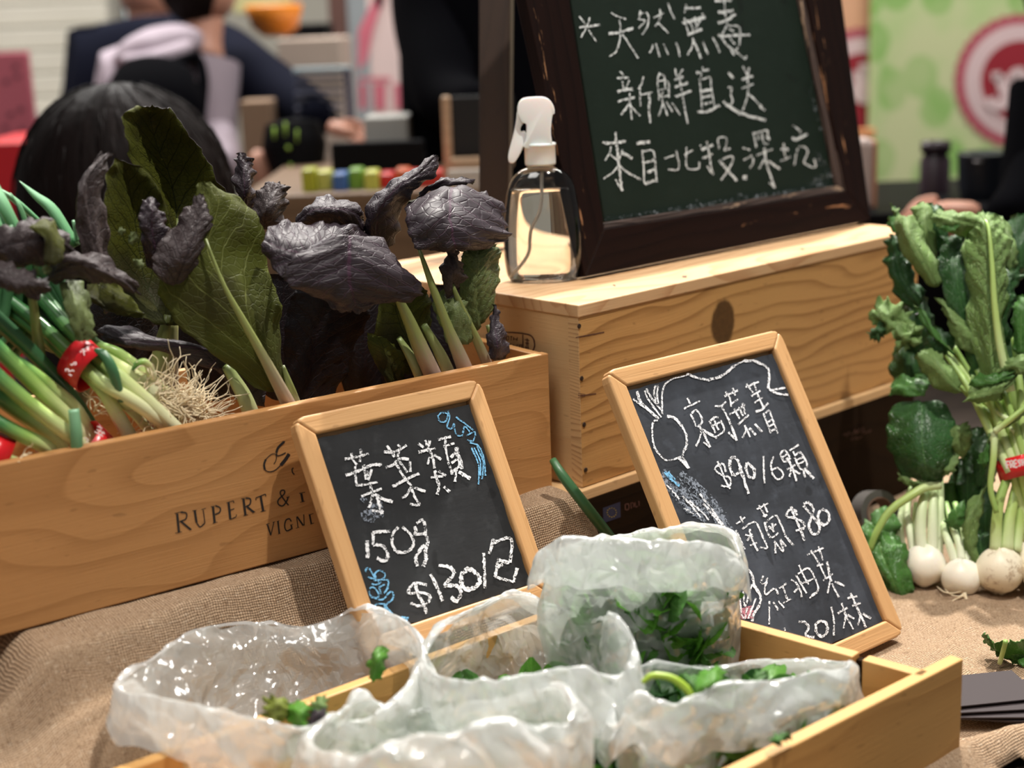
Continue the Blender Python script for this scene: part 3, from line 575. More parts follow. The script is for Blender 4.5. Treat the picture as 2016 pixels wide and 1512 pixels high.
strokes(wr, 1160, 230, 7.2, '4.6|375,215 380,340;5.5|190,360 280,375 520,345;305,420 290,510 225,620;300,530 400,620;5|395,395 410,600 420,700 465,1050;3|465,1050 370,885;470,460 430,600;6|470,510 610,590;420,680 330,790 200,880;4.4|430,700 560,800 735,890;6|670,375 860,355;750,470 770,700 780,950;760,490 910,490 940,750 960,930;5.5|780,660 920,610;6|825,795 925,745;5.5|790,950 950,895;1065,590 1210,545;1235,475 1270,735 1120,745;1375,430 1380,520;1350,540 1470,470;1375,540 1375,680 1420,740 1550,730 1560,640', g, PB)
wr.build('chalk_writing', CHALKG, bb, False)
du = MB()
strokes(du, 1100, 0, 3.36, '9|305,1452 800,1382 1300,1302 1820,1232;9|900,1330 945,1362;11|1180,1290 1230,1318;22|1640,1222 1820,1190;14|1700,1190 1800,1160', 10, PB, .0002, .3)
tag(du.build('chalk_dust', CHALKD, bb, False), kind='stuff'); du = MB()
strokes(du, 1100, 0, 3.36, '12|1620,90 1640,150;10|1690,540 1690,600;14|1700,1000 1760,1110 1800,1180;6|1660,600 1740,860', 10, PB, .0002, .3)
tag(du.build('chalk_dust', CHALKD, bb, False), kind='stuff')
# ================================================================== SLATES
def slate_board(q_in, P0t, dx, dy, frame_w, label, mat):
    pl = Plane(at(*q_in[0], P0t), dx, dy)
    c = pl.pt(*q_in[3]); c[2] = max(c[2]-.015, .002)
    t = thing('slate_board', c, label, 'slate board')
    I = [pl.pt(*q) for q in q_in]; ex, ey = pl.dx, pl.dy
    O = [I[0]+(-ex+ey)*frame_w, I[1]+(ex+ey)*frame_w, I[2]+(ex-ey)*frame_w, I[3]+(-ex-ey)*frame_w]
    R = .011
    def rail(a, b, ia, ib, g):           # mitred, outer corners rounded
        u = (b-a)/np.linalg.norm(b-a); ca = a; v = (ia-a); v = v-u*(v@u); v /= np.linalg.norm(v)
        pts = [a+u*0+ (u+v)*R*(1-.7071), a+u*R*.55+v*R*.10, a+u*R, b-u*R, b-u*R*.55+v*R*.10, b+(-u+v)*R*(1-.7071), ib, ia]
        k = len(pts); A = [p+pl.n*.004 for p in pts]; B = [p-pl.n*.008 for p in pts]
        F = [tuple(range(k)), tuple(range(2*k-1, k-1, -1))]+[(i, i+k, (i+1) % k+k, (i+1) % k) for i in range(k)]
        nn = np.cross(pts[2]-pts[7], pts[3]-pts[7])
        if nn@pl.n < 0: F = [tuple(reversed(f)) for f in F]
        o = mk('frame_rail', A+B, F, FRAME, t, frameM((a+b)/2, u, v)); bevel(o, .0022, 3)
    rail(O[0], O[1], I[0], I[1], ex); rail(O[1], O[2], I[1], I[2], ey); rail(O[2], O[3], I[2], I[3], ex); rail(O[3], O[0], I[3], I[0], ey)
    k = .004; S_ = [I[0]+(ex*.0008-ey*.0035), I[1]+(-ex*.0008-ey*.0035), I[2]+(-ex*.0005+ey*.0005), I[3]+(ex*.0005+ey*.0005)]
    # slate: slightly chipped rim
    rim = []
    for a, b in zip(S_, S_[1:]+S_[:1]):
        for f in np.linspace(0, 1, 26)[:-1]: rim.append(a+(b-a)*f+(np.cross(b-a, pl.n)/np.linalg.norm(b-a))*random.uniform(-.0006, .0008))
    n = len(rim); A = [p-pl.n*.0005 for p in rim]; B = [p-pl.n*.005 for p in rim]
    F = [tuple(range(n)), tuple(range(2*n-1, n-1, -1))]+[(i, (i+1) % n, (i+1) % n+n, i+n) for i in range(n)]
    if np.cross(rim[25]-rim[0], rim[50]-rim[25])@pl.n < 0: F = [tuple(reversed(f)) for f in F]
    mk('slate_panel', A+B, F, mat, t, frameM(sum(I)/4, ex, ey))
    Bk = [p-pl.n*.0052 for p in (I[0]-ex*.004+ey*.004, I[1]+ex*.004+ey*.004, I[2]+ex*.004-ey*.004, I[3]-ex*.004-ey*.004)]
    hexa('backing_board', Bk, [p-pl.n*.0025 for p in Bk], PINESIDE, t, ex, 0)
    return t, pl
sl1, PS1 = slate_board([(618.8, 856), (923, 788), (1047, 1150), (747, 1250)], 1.213, (.766, .643, 0), (-.292, .368, .883), .0165,
    'smaller slate sign with blue doodles in its corners, leaning on the lettered crate', SLATE1)
sl2, PS2 = slate_board([(1229.8, 762), (1519.7, 689), (1739.8, 1223.2), (1460.2, 1349.2)], 1.305, (.7735, .6338, 0), (-.317, .387, .866), .0175,
    'taller slate sign with turnip and radish drawings, standing before the knotty crate', SLATE2)
# folding strut that props the taller slate
P = PS2.pt(1400, 760, -.012); Q = PS2.pt(1400, 760, -.012)+np.array([-.05, .075, 0]); Q[2] = .003
hexa('back_strut', [P-PS2.dx*.012, P+PS2.dx*.012, P+PS2.dx*.012-PS2.n*.004, P-PS2.dx*.012-PS2.n*.004], [Q-PS2.dx*.012, Q+PS2.dx*.012, Q+PS2.dx*.012-PS2.n*.004, Q-PS2.dx*.012-PS2.n*.004], FRAME, sl2, Z, .0005)
PS1.k = PS2.k = 1.06
wr = MB()
strokes(wr, 660, 840, 7.2, '135,455 250,440 475,385;230,375 250,470 310,540;350,320 370,400 350,500;5|150,690 300,640 500,550 665,535;280,560 300,800 350,830 600,785;5|400,540 440,750;520,600 470,760;6|440,640 500,700;5|495,810 520,910;370,985 520,930 660,880;4.5|540,950 480,1150;6|560,960 690,1030 815,1070;6|600,990 660,1240;520,1190 690,1210;5|690,350 760,365 900,340 1010,260;5|730,270 840,430;890,250 910,310 880,430;5|715,575 830,540 900,460 1045,460;850,500 960,690 1080,840;910,490 970,570 1020,650;1060,480 1065,640;5|815,850 980,760 1190,660;5|1080,840 1020,960 950,1015;4.5|1080,880 1130,1000 1190,1110 1060,1095;4.5|1110,860 1280,920;5|1175,240 1250,300;1275,190 1310,290;1340,195 1320,290;6|1180,365 1310,330;1310,330 1420,305;5|1310,290 1370,400 1410,590;1340,430 1310,535;5|1400,400 1500,470;5|1410,620 1440,740 1470,850 1440,960;1355,720 1530,700;1465,625 1570,695;5|1540,850 1620,925;5|1460,185 1640,140;1565,190 1560,270 1600,480 1660,680;1530,280 1690,235;7|1720,290 1740,400 1800,600;6|1640,440 1700,370;5|1650,520 1730,460;5|1650,650 1760,560;5|1720,600 1700,780;6|1750,640 1915,735', 4.2, PS1)
strokes(wr, 690, 1000, 5.76, '6|185,370 195,570;250,275 450,265;6|255,280 260,420;260,420 370,430 430,530;6|430,530 400,600 300,570;540,215 480,300 475,420 540,500 650,490 715,420 690,310 590,215;725,210 745,260 725,300 850,290;750,175 820,135 850,230 850,300;6|850,300 880,390 820,440 740,560 760,660;6|870,400 850,500 860,560 830,665;5|865,870 720,860 655,960 800,960 900,1000 870,1080 780,1110 680,1080;6|720,840 780,1000 830,1100 870,1195;6|910,750 980,900 1045,1055;6.5|1000,650 1120,670 1170,750 1060,880;7|1060,880 1200,880 1250,960 1200,1060 1140,1010;8|1330,690 1260,760 1270,880 1340,925 1450,870 1460,790 1400,720 1310,690;5|1510,510 1520,700 1525,910;5|1620,350 1600,440 1570,520;5.5|1590,410 1780,340 1830,400 1810,620;5.5|1680,570 1640,780;5|1640,780 1850,840;6|1850,840 1890,680;6|1690,590 1800,630;6|1650,680 1730,640', 5, PS1)
wr.build('chalk_writing', CHALK, sl1, False)
wr = MB()
strokes(wr, 690, 1000, 5.76, '165,720 200,680 250,740 265,800 180,780;290,800 280,740 340,710 390,750 370,800 310,830;260,820 420,820 420,900 380,970;215,910 260,900 320,970 300,1020 230,1000 210,940;230,1010 360,1040 440,960 480,960 480,1030 400,1100;380,1090 290,1090 270,1160 320,1190 380,1150 390,1080;350,980 330,900 390,870;240,860 300,870 350,840;5|390,1110 450,1180 520,1240 650,1270;500,1230 660,1245', 3.2, PS1)
wr.build('chalk_doodle', CHALKB, sl1, False); wr = MB()
strokes(wr, 550, 730, 2.907, '905,260 930,240 965,250 950,290 920,290 908,262;965,230 975,265 960,320 985,330 1000,300;1000,300 1010,360 1045,370 1060,320 1090,350;1010,265 1060,300 1110,340;1070,370 1120,350 1110,400 1075,395;1090,410 1140,430 1170,500 1180,600;1100,440 1140,540 1140,650;1130,430 1165,520 1160,620;1115,440 1150,520 1150,600', 2.8, PS1)
wr.build('chalk_doodle', CHALKB, sl1, False)
mb = MB(); strokes(mb, 660, 840, 7.2, '26|680,1180 560,1200 400,1320;9|380,1000 430,1060', 10, PS1, .0003, .2); mb.build('chalk_smudge', CHALKS, sl1, False)
wr = MB()
strokes(wr, 1220, 680, 7.2, '5|240,650 300,800 400,900 550,1045;4|190,760 330,860 480,970 545,1040;355,640 400,760 500,900 590,1020;380,610 440,730 520,830 600,930;520,830 490,700 500,590 540,570 530,700 550,830;690,510 640,560 600,700 605,980;5|670,1000 780,1030 880,1140;4|880,1140 940,1260 950,1400 900,1512;540,1060 480,1080 460,1200 480,1400 530,1512;2.4|690,510 760,470 930,430 960,400;4|960,400 1100,460 1250,490;5|1250,490 1400,450 1520,380 1620,290;2.4|1620,290 1780,210;955,745 1000,830;910,895 1140,790;1005,970 1090,1150;1020,960 1080,915 1150,1000 1170,1080 1110,1160;1130,1120 1150,1230 1130,1330 1080,1430;4|1180,1220 1230,1330 1280,1445;3|1280,1445 1190,1370;4.6|1150,1180 1280,1260 1380,1310;3|1380,1290 1480,1200 1430,1060;1270,1090 1340,1020 1400,1020;1280,1080 1360,1240;1330,1040 1400,1200;1300,1150 1420,1090;1350,855 1430,860 1510,800;1440,850 1530,1020 1600,1180;4.6|1600,1180 1660,1350;4|1640,1330 1540,1230;1485,720 1680,635;1500,655 1560,740 1580,870;1600,605 1640,710;1585,820 1680,765;1555,980 1650,930 1780,840;1620,900 1700,1040;1690,870 1750,1000;1740,820 1780,980;1680,1120 1830,985;1770,1130 1790,1200 1740,1310;1780,1150 1850,1300;4.4|1840,1170 1930,1270', 3.2, PS2)
strokes(wr, 1360, 680, 7.2, '5|760,220 900,220 1020,270;4|1020,270 1100,340 1110,480 1100,600 1180,660 1270,690 1380,700;1150,630 1340,600;775,590 965,515;790,545 880,670;895,520 930,640;860,720 985,640;905,815 1015,735;4|920,940 1000,910 1100,815;930,660 1040,900;1030,960 1080,1100 1135,1245;1060,960 1110,925 1160,1050 1235,1250;1080,1090 1150,1050;1100,1160 1180,1110;1130,1220 1200,1190;4|910,1110 1010,1225', 3.2, PS2)
strokes(wr, 1360, 840, 7.2, '500,640 470,540 420,530 340,600 440,690 540,710 570,790 530,850 430,830;380,490 430,600 490,760 560,880;5|690,640 620,690 560,600 560,470 620,430 680,510 720,650 820,950;5|790,510 780,600 830,710 900,720 890,600 800,510;3.2|1030,415 1035,600 1045,800;1170,420 1140,520 1150,640 1200,730 1270,740 1310,670 1240,590 1150,610;1270,380 1330,330 1400,430;1270,380 1330,500 1410,440;1300,430 1360,390;4|1360,440 1430,560 1500,770;1365,610 1480,540;4|1430,600 1400,710;4|1460,620 1550,670;1400,340 1530,255;1450,350 1480,410;1470,410 1560,370 1650,550 1560,600 1470,440;1490,480 1590,430;1520,530 1610,490;4|1590,600 1620,720;4.6|1620,600 1745,735', 3.4, PS2)
strokes(wr, 1400, 980, 5.215, '260,270 350,200;300,190 330,260;255,330 300,430 345,530;320,320 450,250 530,400 575,510 500,510;395,320 410,400 480,545;350,380 430,400;370,440 420,370;400,490 470,460;470,120 585,55;490,75 560,200;540,60 580,150;530,190 580,175;545,250 590,380 630,405 690,360;555,260 660,180 720,280 760,380;590,290 650,350;600,320 670,270;625,260 640,350;655,440 660,570;650,450 740,550 710,430;710,425 770,500;4|760,390 845,490;4|880,180 860,130 800,130 775,190 870,210 950,260 950,310 870,340;4|820,90 860,200 920,330 960,440;4.5|950,60 1000,50 1050,120 1020,220 1005,290 1040,370 1100,360 1110,290 1050,200 950,80;4.6|1150,120 1100,160 1110,240 1160,280 1210,230 1200,150 1140,115;535,800 515,880 580,870;580,820 550,950 570,990 650,930 690,990;2.8|600,1060 595,1300;640,1070 690,1155;690,1060 750,1130;700,930 775,880;735,910 790,1060;740,1080 825,1030;820,840 860,860;850,970 890,930;930,1020 920,960 860,850;870,790 980,980;900,690 950,800 1000,890;890,780 1010,730 1100,930 1030,1000;930,880 1050,830;1010,1030 1090,970;985,585 1155,515;1025,540 1110,680;1100,500 1150,640;1085,700 1150,680;1120,700 1180,830;4|1190,655 1230,860;1150,850 1250,780;1220,860 1195,980;1240,880 1310,1020;4|1270,860 1370,905;4.5|900,1270 960,1280 1000,1330 970,1410 1060,1430;4.8|1120,1260 1075,1310 1090,1390 1140,1425 1190,1370 1180,1290 1120,1260;1235,1120 1260,1260 1260,1415;4|1300,1190 1400,1130;1340,1080 1380,1200 1460,1350;1380,1220 1360,1340;1400,1200 1470,1240;1400,1030 1500,1010;4|1430,980 1500,1130 1590,1330;1450,1110 1535,1080;1540,1190 1510,1310;4.5|1560,1190 1640,1240;750,1335 762,1365;'
    '4.4|110,850 160,790 260,740 350,710 420,790 440,880 500,990 500,1090 440,1190 420,1270;200,870 230,790 150,840;90,930 130,920 200,1040;80,960 110,1040;235,920 270,1210;330,960 350,1110 420,890;420,890 460,940 500,1000;190,1130 240,1210;270,1100 340,1240 370,1130;460,1030 380,1240;290,960 310,1180', 3.2, PS2)
strokes(wr, 1260, 880, 7.2, '200,10 280,110 380,190 520,160 600,150 700,300;3|660,10 610,90 620,180 690,300;5|550,160 690,300', 3.2, PS2)
wr.build('chalk_writing', CHALK, sl2, False)
mb = MB()
strokes(mb, 1260, 880, 7.2, '16|560,380 850,600 1100,900 1180,1060;14|600,680 800,880 950,1040;10|620,860 800,960 930,1040;22|300,350 560,600 800,760;8|350,520 500,700 700,900;18|800,700 1000,900 1200,1120 1350,1350 1400,1500;12|900,800 1100,1040 1250,1250', 10, PS2, .0003, .2)
mb.build('chalk_smear', CHALKS, sl2, False)
mb = MB()
strokes(mb, 1260, 880, 7.2, '3|900,800 1050,960 1150,1060 1260,1240 1340,1380;4|960,880 1080,1020 1200,1150;3|700,760 850,900 980,1030;3|850,660 1000,860 1110,1000;3|620,860 760,950;3|600,700 720,820 860,1000;5|1150,1080 1280,1240 1330,1330;3|380,540 560,740;3|1200,1130 1330,1330 1400,1500', 3, PS2, .0007, .4)
mb.build('chalk_hatching', CHALK, sl2, False)
mb = MB(); strokes(mb, 1260, 880, 7.2, '5|350,350 450,460 560,555;3|400,350 500,460', 4, PS2, .0008, .3); mb.build('chalk_streak', CHALKB, sl2, False)
mb = MB(); strokes(mb, 1400, 980, 5.215, '14|200,1110 250,1230;14|260,1150 300,1230;14|330,1130 350,1240;14|390,1110 400,1240;6|270,1000 300,1130', 10, PS2, .0003, .2); mb.build('chalk_blush', CHALKP, sl2, False)
# ================================================================== FRONT TRAY
HT = .092
tA, tB = onz(1210, 1152, HT), onz(1897, 1297, HT)
az1 = azv(39.6); eB = onz(1829, 1321, HT); eA = onz(1450, 1218, HT); ed = (eA-eB)/np.linalg.norm(eA-eB); en = np.array([-ed[1], ed[0], 0]); en = en if en@(-az1) > 0 else -en
tray = thing('wine_crate', (tA+tB)/2-az1*.17-Z*HT, 'low open pine tray crate in front, holding the plastic bags of greens', 'crate')
nr = np.array([az1[1], -az1[0], 0]); z0 = .006
LT = .64
far = eB+ed*.0
hh = HT-z0
board('side_board', tB-Z*hh-az1*LT, az1, Z, -nr, LT, hh, .0115, PINEC2, tray, .0012)                 # right board
le = onz(1210, 1152, HT); 
board('side_board', le-Z*hh-az1*(LT-.06)+az1*.012, az1, Z, nr, LT-.06, hh, .0105, PINEC2, tray, .0012)      # left board
wlen = np.linalg.norm(eB-le)+.0
# far end board, with the routed slot
sp = onz(1697, 1290, HT); k1 = (sp-eB)@ed
board('end_board', eB-Z*hh, ed, Z, en, k1-.004, hh, .0115, PINEC2, tray, .001)
board('end_board', eB-Z*hh+ed*(k1+.004), ed, Z, en, wlen-k1-.002, hh+.0005, .0115, PINEC2K, tray, .001)
board('slot_back', eB-Z*hh+ed*(k1-.004)-en*.0003, ed, Z, en, .008, hh-.004, .006, SHADEPINE, tray, 0)
board('end_board', tB-Z*hh-az1*(LT-.03)-nr*.012, -nr, Z, az1, .285, hh, .0115, PINEC2, tray)
board('base_board', tB-Z*hh-az1*(LT-.04)-nr*.0118, az1, -nr, Z, LT-.085, .292, .007, PINEC2, tray)
# ================================================================== LEAVES
def leaf(name, rows, parent, mats, pl=None, nu=36, nv=21, puck=.0016, ns=9, kk=.5, ruf=.0015, th=.0005, seed=0, curl=0.):
    if mats[0] in (PURP, PURPL): puck *= .95; nu = int(nu*1.3)
    """rows from base to tip; each row a list of (x, y, depth-behind-plane[m]) pixels left to right (pl) or (x, y, t)"""
    r = np.random.default_rng(seed+len(name)); G = []
    for row in rows:
        P = np.array([pl.pt(x, y, -o) if pl is not None else at(x, y, o) for x, y, o in row]); G.append(cr(P, nv))
    G = np.array(G); G = np.stack([cr(G[:, j], nu) for j in range(nv)], 1)
    n0 = np.cross(np.gradient(G, axis=0), np.gradient(G, axis=1))
    if (n0*(EYE-G)).sum() > 0: G = G[:, ::-1].copy()      # first material is the side seen
    if mats[0] in (PURP, PURPL): sz = min(1., np.linalg.norm(G[:, 0]-G[:, -1], axis=1).max()/.085); puck *= .40+.50*sz; ruf *= 1.35; ns = ns*(.6+.4*sz)
    du = np.gradient(G, axis=0); dv = np.gradient(G, axis=1); N = np.cross(du, dv); N /= np.linalg.norm(N, axis=2)[:, :, None]+1e-12
    u = np.linspace(0, 1, nu)[:, None]*np.ones((1, nv)); v = np.linspace(-1, 1, nv)[None]*np.ones((nu, 1)); a = np.abs(v)
    ph = ns*u-kk*ns*.5*a**.8
    h = puck*(np.abs(np.sin(PI*ph))**.7-.5)*(1-a**6)*np.minimum(1, u*6)-puck*1.2*np.exp(-(v/.10)**2)
    p0 = r.uniform(0, 6.28, 6)
    h = h+ruf*a**2*(np.sin(u*19+p0[0]+v*2)+.6*np.sin(u*41+p0[1]))+ruf*.8*np.sin(u*9+p0[2])*np.sin(v*5+p0[3])+curl*a**2
    h = h+puck*.35*np.sin(u*60+v*23+p0[4])*np.sin(v*17-u*31+p0[5])
    G = G-N*h[:, :, None]
    # toothed, uneven margin
    e = 1-.05*np.abs(np.sin(u*24+p0[0]))*a**4-.03*np.abs(np.sin(u*57+p0[1]))*a**4
    mid = G[:, nv//2:nv//2+1]; G = mid+(G-mid)*e[:, :, None]
    nV = nu*nv; A = (G-N*th*.5).reshape(-1, 3); B = (G+N*th*.5).reshape(-1, 3)
    F = []; mi = []
    for i in range(nu-1):
        for j in range(nv-1):
            k = i*nv+j; F.append((k, k+1, k+nv+1, k+nv)); mi.append(0)
            k += nV; F.append((k, k+nv, k+nv+1, k+1)); mi.append(1)
    for i in range(nu-1):
        for j in (0, nv-1): k = i*nv+j; F.append((k, k+nv, k+nv+nV, k+nV) if j == 0 else (k, k+nV, k+nv+nV, k+nv)); mi.append(1)
    for j in range(nv-1):
        for i in (0, nu-1): k = i*nv+j; F.append((k, k+nV, k+1+nV, k+1)); mi.append(1)
    uv = np.stack([u, (v+1)/2], -1).reshape(-1, 2); uv = np.concatenate([uv, uv])
    return mk(name, np.concatenate([A, B]), F, None, parent, None, True, mats=mats, mi=mi, uv=uv)
def R_(s, o=None):
    """'x,y,o x,y,o / ...' -> rows"""
    return [[tuple(float(q) for q in p.split(',')) if p.count(',') == 2 else (*[float(q) for q in p.split(',')], o) for p in row.split()] for row in s.split('/')]
PC = PL0      # offsets are metres behind the left crate's front face
def stalk(pts, r, mat, parent, pl=PC, n=14, flat=1., name='stalk', seg=10):
    return tube(name, [pl.pt(x, y, -o) for x, y, o in pts], r, mat, parent, n=n, seg=seg, flat=flat)
GP = [PURP, OLIVE]; GO = [OLIVE, PURP]; GG = [OLIVEG, PURP]; GW = [PURPL, OLIVE]
def plant(x, y, o, label): P = PC.pt(x, y, -o); P[2] = max(P[2], C0c[2]+.01); return thing('purple_mustard_plant', P, label, 'leafy vegetable', 'purple mustard greens in the lettered crate')
# --- centre left head: tall olive underside leaf and its purple neighbours
m1 = plant(330, 700, .10, 'purple mustard head with the tallest olive-backed leaf, before the dark-haired person')
leaf('leaf', R_('310,520,.10 345,540,.115 400,520,.11/285,400,.10 350,430,.125 455,410,.105/258,320,.095 335,350,.13 430,345,.10/240,262,.09 310,290,.125 392,285,.10/243,222,.09 298,232,.115 348,226,.10/270,210,.10 300,209,.10 328,212,.10'), m1, GO, PC, puck=.0012, seed=1)
leaf('leaf', R_('300,640,.075 330,640,.08 370,640,.08/215,560,.08 290,560,.10 360,540,.09/200,450,.075 270,460,.105 345,460,.09/205,360,.075 255,370,.10 320,380,.09/222,310,.08 245,318,.09 285,330,.09'), m1, GO, PC, puck=.001, seed=2)
leaf('leaf', R_('205,620,.05 228,600,.055 245,575,.07/160,520,.045 192,515,.05 222,505,.07/150,430,.04 178,425,.045 207,410,.065/156,355,.045 180,348,.045 206,345,.062/200,303,.06 214,300,.06 226,302,.065'), m1, GW, PC, puck=.002, ns=12, seed=3)
leaf('leaf', R_('300,535,.045 348,566,.04 398,545,.05/300,495,.045 362,515,.03 427,498,.045/335,452,.05 385,455,.032 425,445,.045/358,418,.05 393,415,.038 420,415,.045/384,386,.05 396,383,.045 408,388,.05'), m1, GW, PC, puck=.0022, seed=4)
leaf('leaf', R_('288,525,.06 312,535,.06 338,520,.065/276,465,.055 304,470,.05 340,462,.06/272,420,.055 300,420,.05 325,430,.06/285,392,.06 298,386,.06 310,396,.06'), m1, GP, PC, puck=.002, seed=5)
stalk([(330, 840, .10), (335, 700, .10), (345, 540, .118), (350, 430, .127)], (.010, .007, .003, .0015), STALKP, m1)
stalk([(300, 850, .085), (315, 700, .085), (330, 620, .085)], (.010, .007, .003), STALKP, m1)
# --- large olive-backed leaf in front
m2 = plant(560, 800, .035, 'purple mustard head with one broad olive leaf, right of the scallion roots')
leaf('leaf', R_('500,765,.030 548,770,.022 556,745,.030/420,700,.035 515,705,.020 556,670,.035/345,640,.045 478,630,.022 556,610,.04/305,570,.05 440,560,.028 545,560,.045/330,505,.055 410,490,.035 526,495,.05/365,430,.055 425,430,.038 518,440,.05/384,378,.055 430,388,.042 492,402,.052/388,358,.055 405,358,.05 445,380,.052'), m2, [OLIVEV, PURP], PC, nu=40, nv=23, puck=.0011, ns=7, seed=6)
stalk([(585, 830, .018), (565, 790, .016), (520, 705, .012), (478, 630, .013), (440, 560, .018), (405, 470, .03)], (.0068, .0062, .0042, .003, .0018, .0008), STALKP, m2, n=20)
stalk([(600, 835, .022), (575, 770, .022), (556, 720, .03)], (.004, .0035, .002), STALKP, m2)
stalk([(505, 845, .035), (480, 780, .035), (445, 720, .04)], (.012, .010, .006), STALKW, m2, flat=.6)
leaf('leaf', R_('445,740,.055 470,790,.05 520,800,.05/380,700,.06 440,700,.05 520,740,.05/290,655,.065 340,680,.05 400,720,.055/205,640,.07 240,670,.055 290,690,.06/200,660,.07 205,672,.065 215,680,.065'), m2, [PURP, PURPL], PC, puck=.0012, seed=7)
# --- left drooping leaves
m3 = plant(60, 700, .06, 'small purple mustard head drooping over the scallion tops at the far left')
leaf('leaf', R_('0,535,.05 -20,500,.05 -30,450,.055/30,530,.035 20,480,.03 20,440,.045/80,525,.03 75,470,.02 60,428,.04/125,510,.035 110,470,.028 90,430,.045/150,500,.045 140,480,.04 130,455,.05'), m3, GW, PC, puck=.002, seed=8)
leaf('leaf', R_('55,450,.018 70,438,.02 92,428,.03/85,470,.012 98,455,.014 112,446,.025/85,515,.012 108,510,.010 128,490,.02/95,520,.014 108,522,.012 118,518,.02'), m3, GO, PC, nu=16, nv=9, puck=.0008, seed=9)
leaf('leaf', R_('-30,560,.03 -30,530,.035 -25,505,.04/20,575,.02 25,545,.018 30,522,.03/65,588,.018 70,560,.012 75,540,.025/100,575,.02 98,562,.018 95,552,.025'), m3, [PURPL, OLIVE], PC, puck=.0015, seed=10)
leaf('leaf', R_('100,560,.045 92,545,.045 95,520,.05/150,550,.03 140,520,.022 128,498,.035/215,560,.028 190,525,.018 175,496,.03/255,575,.035 240,550,.025 225,520,.035/275,580,.04 272,568,.038 268,555,.04'), m3, GW, PC, puck=.0022, ns=11, seed=11)
leaf('leaf', R_('170,560,.05 190,545,.05 230,550,.055/175,590,.04 210,600,.045 280,610,.055/230,620,.05 260,625,.055 290,625,.06'), m3, GO, PC, nu=16, nv=11, seed=12)
leaf('leaf', R_('115,560,.035 140,550,.035 165,555,.04/125,600,.025 150,595,.022 180,600,.03/138,640,.022 160,640,.018 186,645,.026/148,670,.022 168,672,.02 190,664,.025'), m3, [OLIVEG, OLIVE], PC, nu=20, nv=11, seed=13)
stalk([(90, 900, .06), (80, 720, .06), (60, 560, .045)], (.008, .005, .003), STALKP, m3)
stalk([(130, 900, .07), (170, 720, .065), (150, 560, .04)], (.008, .005, .003), STALKP, m3)
# --- middle right heads
m4 = plant(700, 760, .07, 'purple mustard head with the broadest dark drooping leaf, behind the smaller slate')
leaf('leaf', R_('715,490,.05 735,470,.045 728,452,.055/640,520,.02 668,478,.012 690,440,.035/590,560,-.005 620,500,-.004 640,438,.03/545,540,.0 560,490,.0 580,432,.03/518,500,.015 520,470,.015 530,445,.03'), m4, GP, PC, nu=30, nv=21, puck=.0020, seed=14)
leaf('leaf', R_('600,480,.0 690,462,-.005 745,470,.02/560,520,-.008 690,500,-.014 800,520,.0/560,560,-.008 690,555,-.018 842,580,-.004/640,598,-.004 700,600,-.010 790,588,-.002/670,612,.0 695,616,-.004 720,606,.0'), m4, GP, PC, nu=30, nv=25, puck=.0022, ns=6, seed=15)
leaf('leaf', R_('470,410,.09 485,425,.085 502,410,.09/462,370,.085 482,375,.075 503,370,.09/462,320,.09 480,325,.08 500,330,.09/465,303,.09 476,300,.085 490,310,.09'), m4, GP, PC, puck=.002, seed=16)
leaf('leaf', R_('500,450,.07 520,455,.065 555,445,.07/498,410,.065 525,415,.05 568,405,.07/510,370,.07 540,368,.06 566,375,.07/530,362,.075 545,360,.07 560,366,.075'), m4, GW, PC, puck=.0022, seed=17)
leaf('leaf', R_('565,450,.06 580,440,.055 590,425,.06/600,445,.045 610,415,.035 615,395,.055/660,445,.04 660,410,.03 655,388,.05/700,455,.045 705,420,.035 700,400,.05/718,455,.05 716,435,.05 713,420,.055'), m4, GP, PC, puck=.0022, ns=12, seed=18)
stalk([(862, 760, .020), (830, 690, .018), (800, 620, .015), (770, 560, .01)], (.0085, .0075, .0052, .002), STALKP, m4)
leaf('leaf', R_('800,740,.04 830,720,.04 850,640,.045/740,700,.045 790,640,.04 850,600,.045/740,620,.045 780,590,.04 845,575,.045/760,560,.04 790,560,.035 830,560,.04'), m4, GO, PC, nu=20, nv=13, seed=19)
leaf('leaf', R_('760,755,.03 785,755,.03 800,745,.03/725,690,.03 760,690,.025 795,700,.03/722,655,.035 745,660,.03 770,675,.035'), m4, GO, PC, nu=18, nv=11, seed=20)
stalk([(838, 770, .03), (815, 715, .03), (785, 665, .035)], (.0085, .008, .004), STALKW, m4, flat=.6)
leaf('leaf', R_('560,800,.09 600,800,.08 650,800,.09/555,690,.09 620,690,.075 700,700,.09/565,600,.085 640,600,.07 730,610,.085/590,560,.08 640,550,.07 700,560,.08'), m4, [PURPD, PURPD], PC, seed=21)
m5 = plant(900, 720, .05, 'purple mustard head with a rolled and a drooping leaf, beside the spray bottle')
leaf('leaf', R_('720,480,.05 745,490,.045 780,480,.055/716,425,.045 748,420,.03 790,430,.05/745,375,.045 780,370,.03 808,385,.045/798,342,.045 825,342,.035 850,352,.045/848,310,.05 860,305,.045 868,318,.05'), m5, GP, PC, puck=.0022, ns=11, seed=22)
leaf('leaf', R_('850,400,.06 900,375,.055 960,380,.06/800,400,.035 890,370,.03 990,400,.045/796,440,.012 890,425,.0 1005,450,.03/815,485,.008 895,480,-.004 1000,476,.02/870,497,.01 900,496,.004 935,488,.015'), m5, GP, PC, nu=30, nv=23, puck=.0026, ns=6, seed=23)
leaf('leaf', R_('800,410,.05 830,385,.05 870,370,.055/830,375,.045 880,356,.045 930,362,.05/870,352,.055 900,350,.055 935,356,.06'), m5, GP, PC, nu=14, nv=11, puck=.002, seed=24)
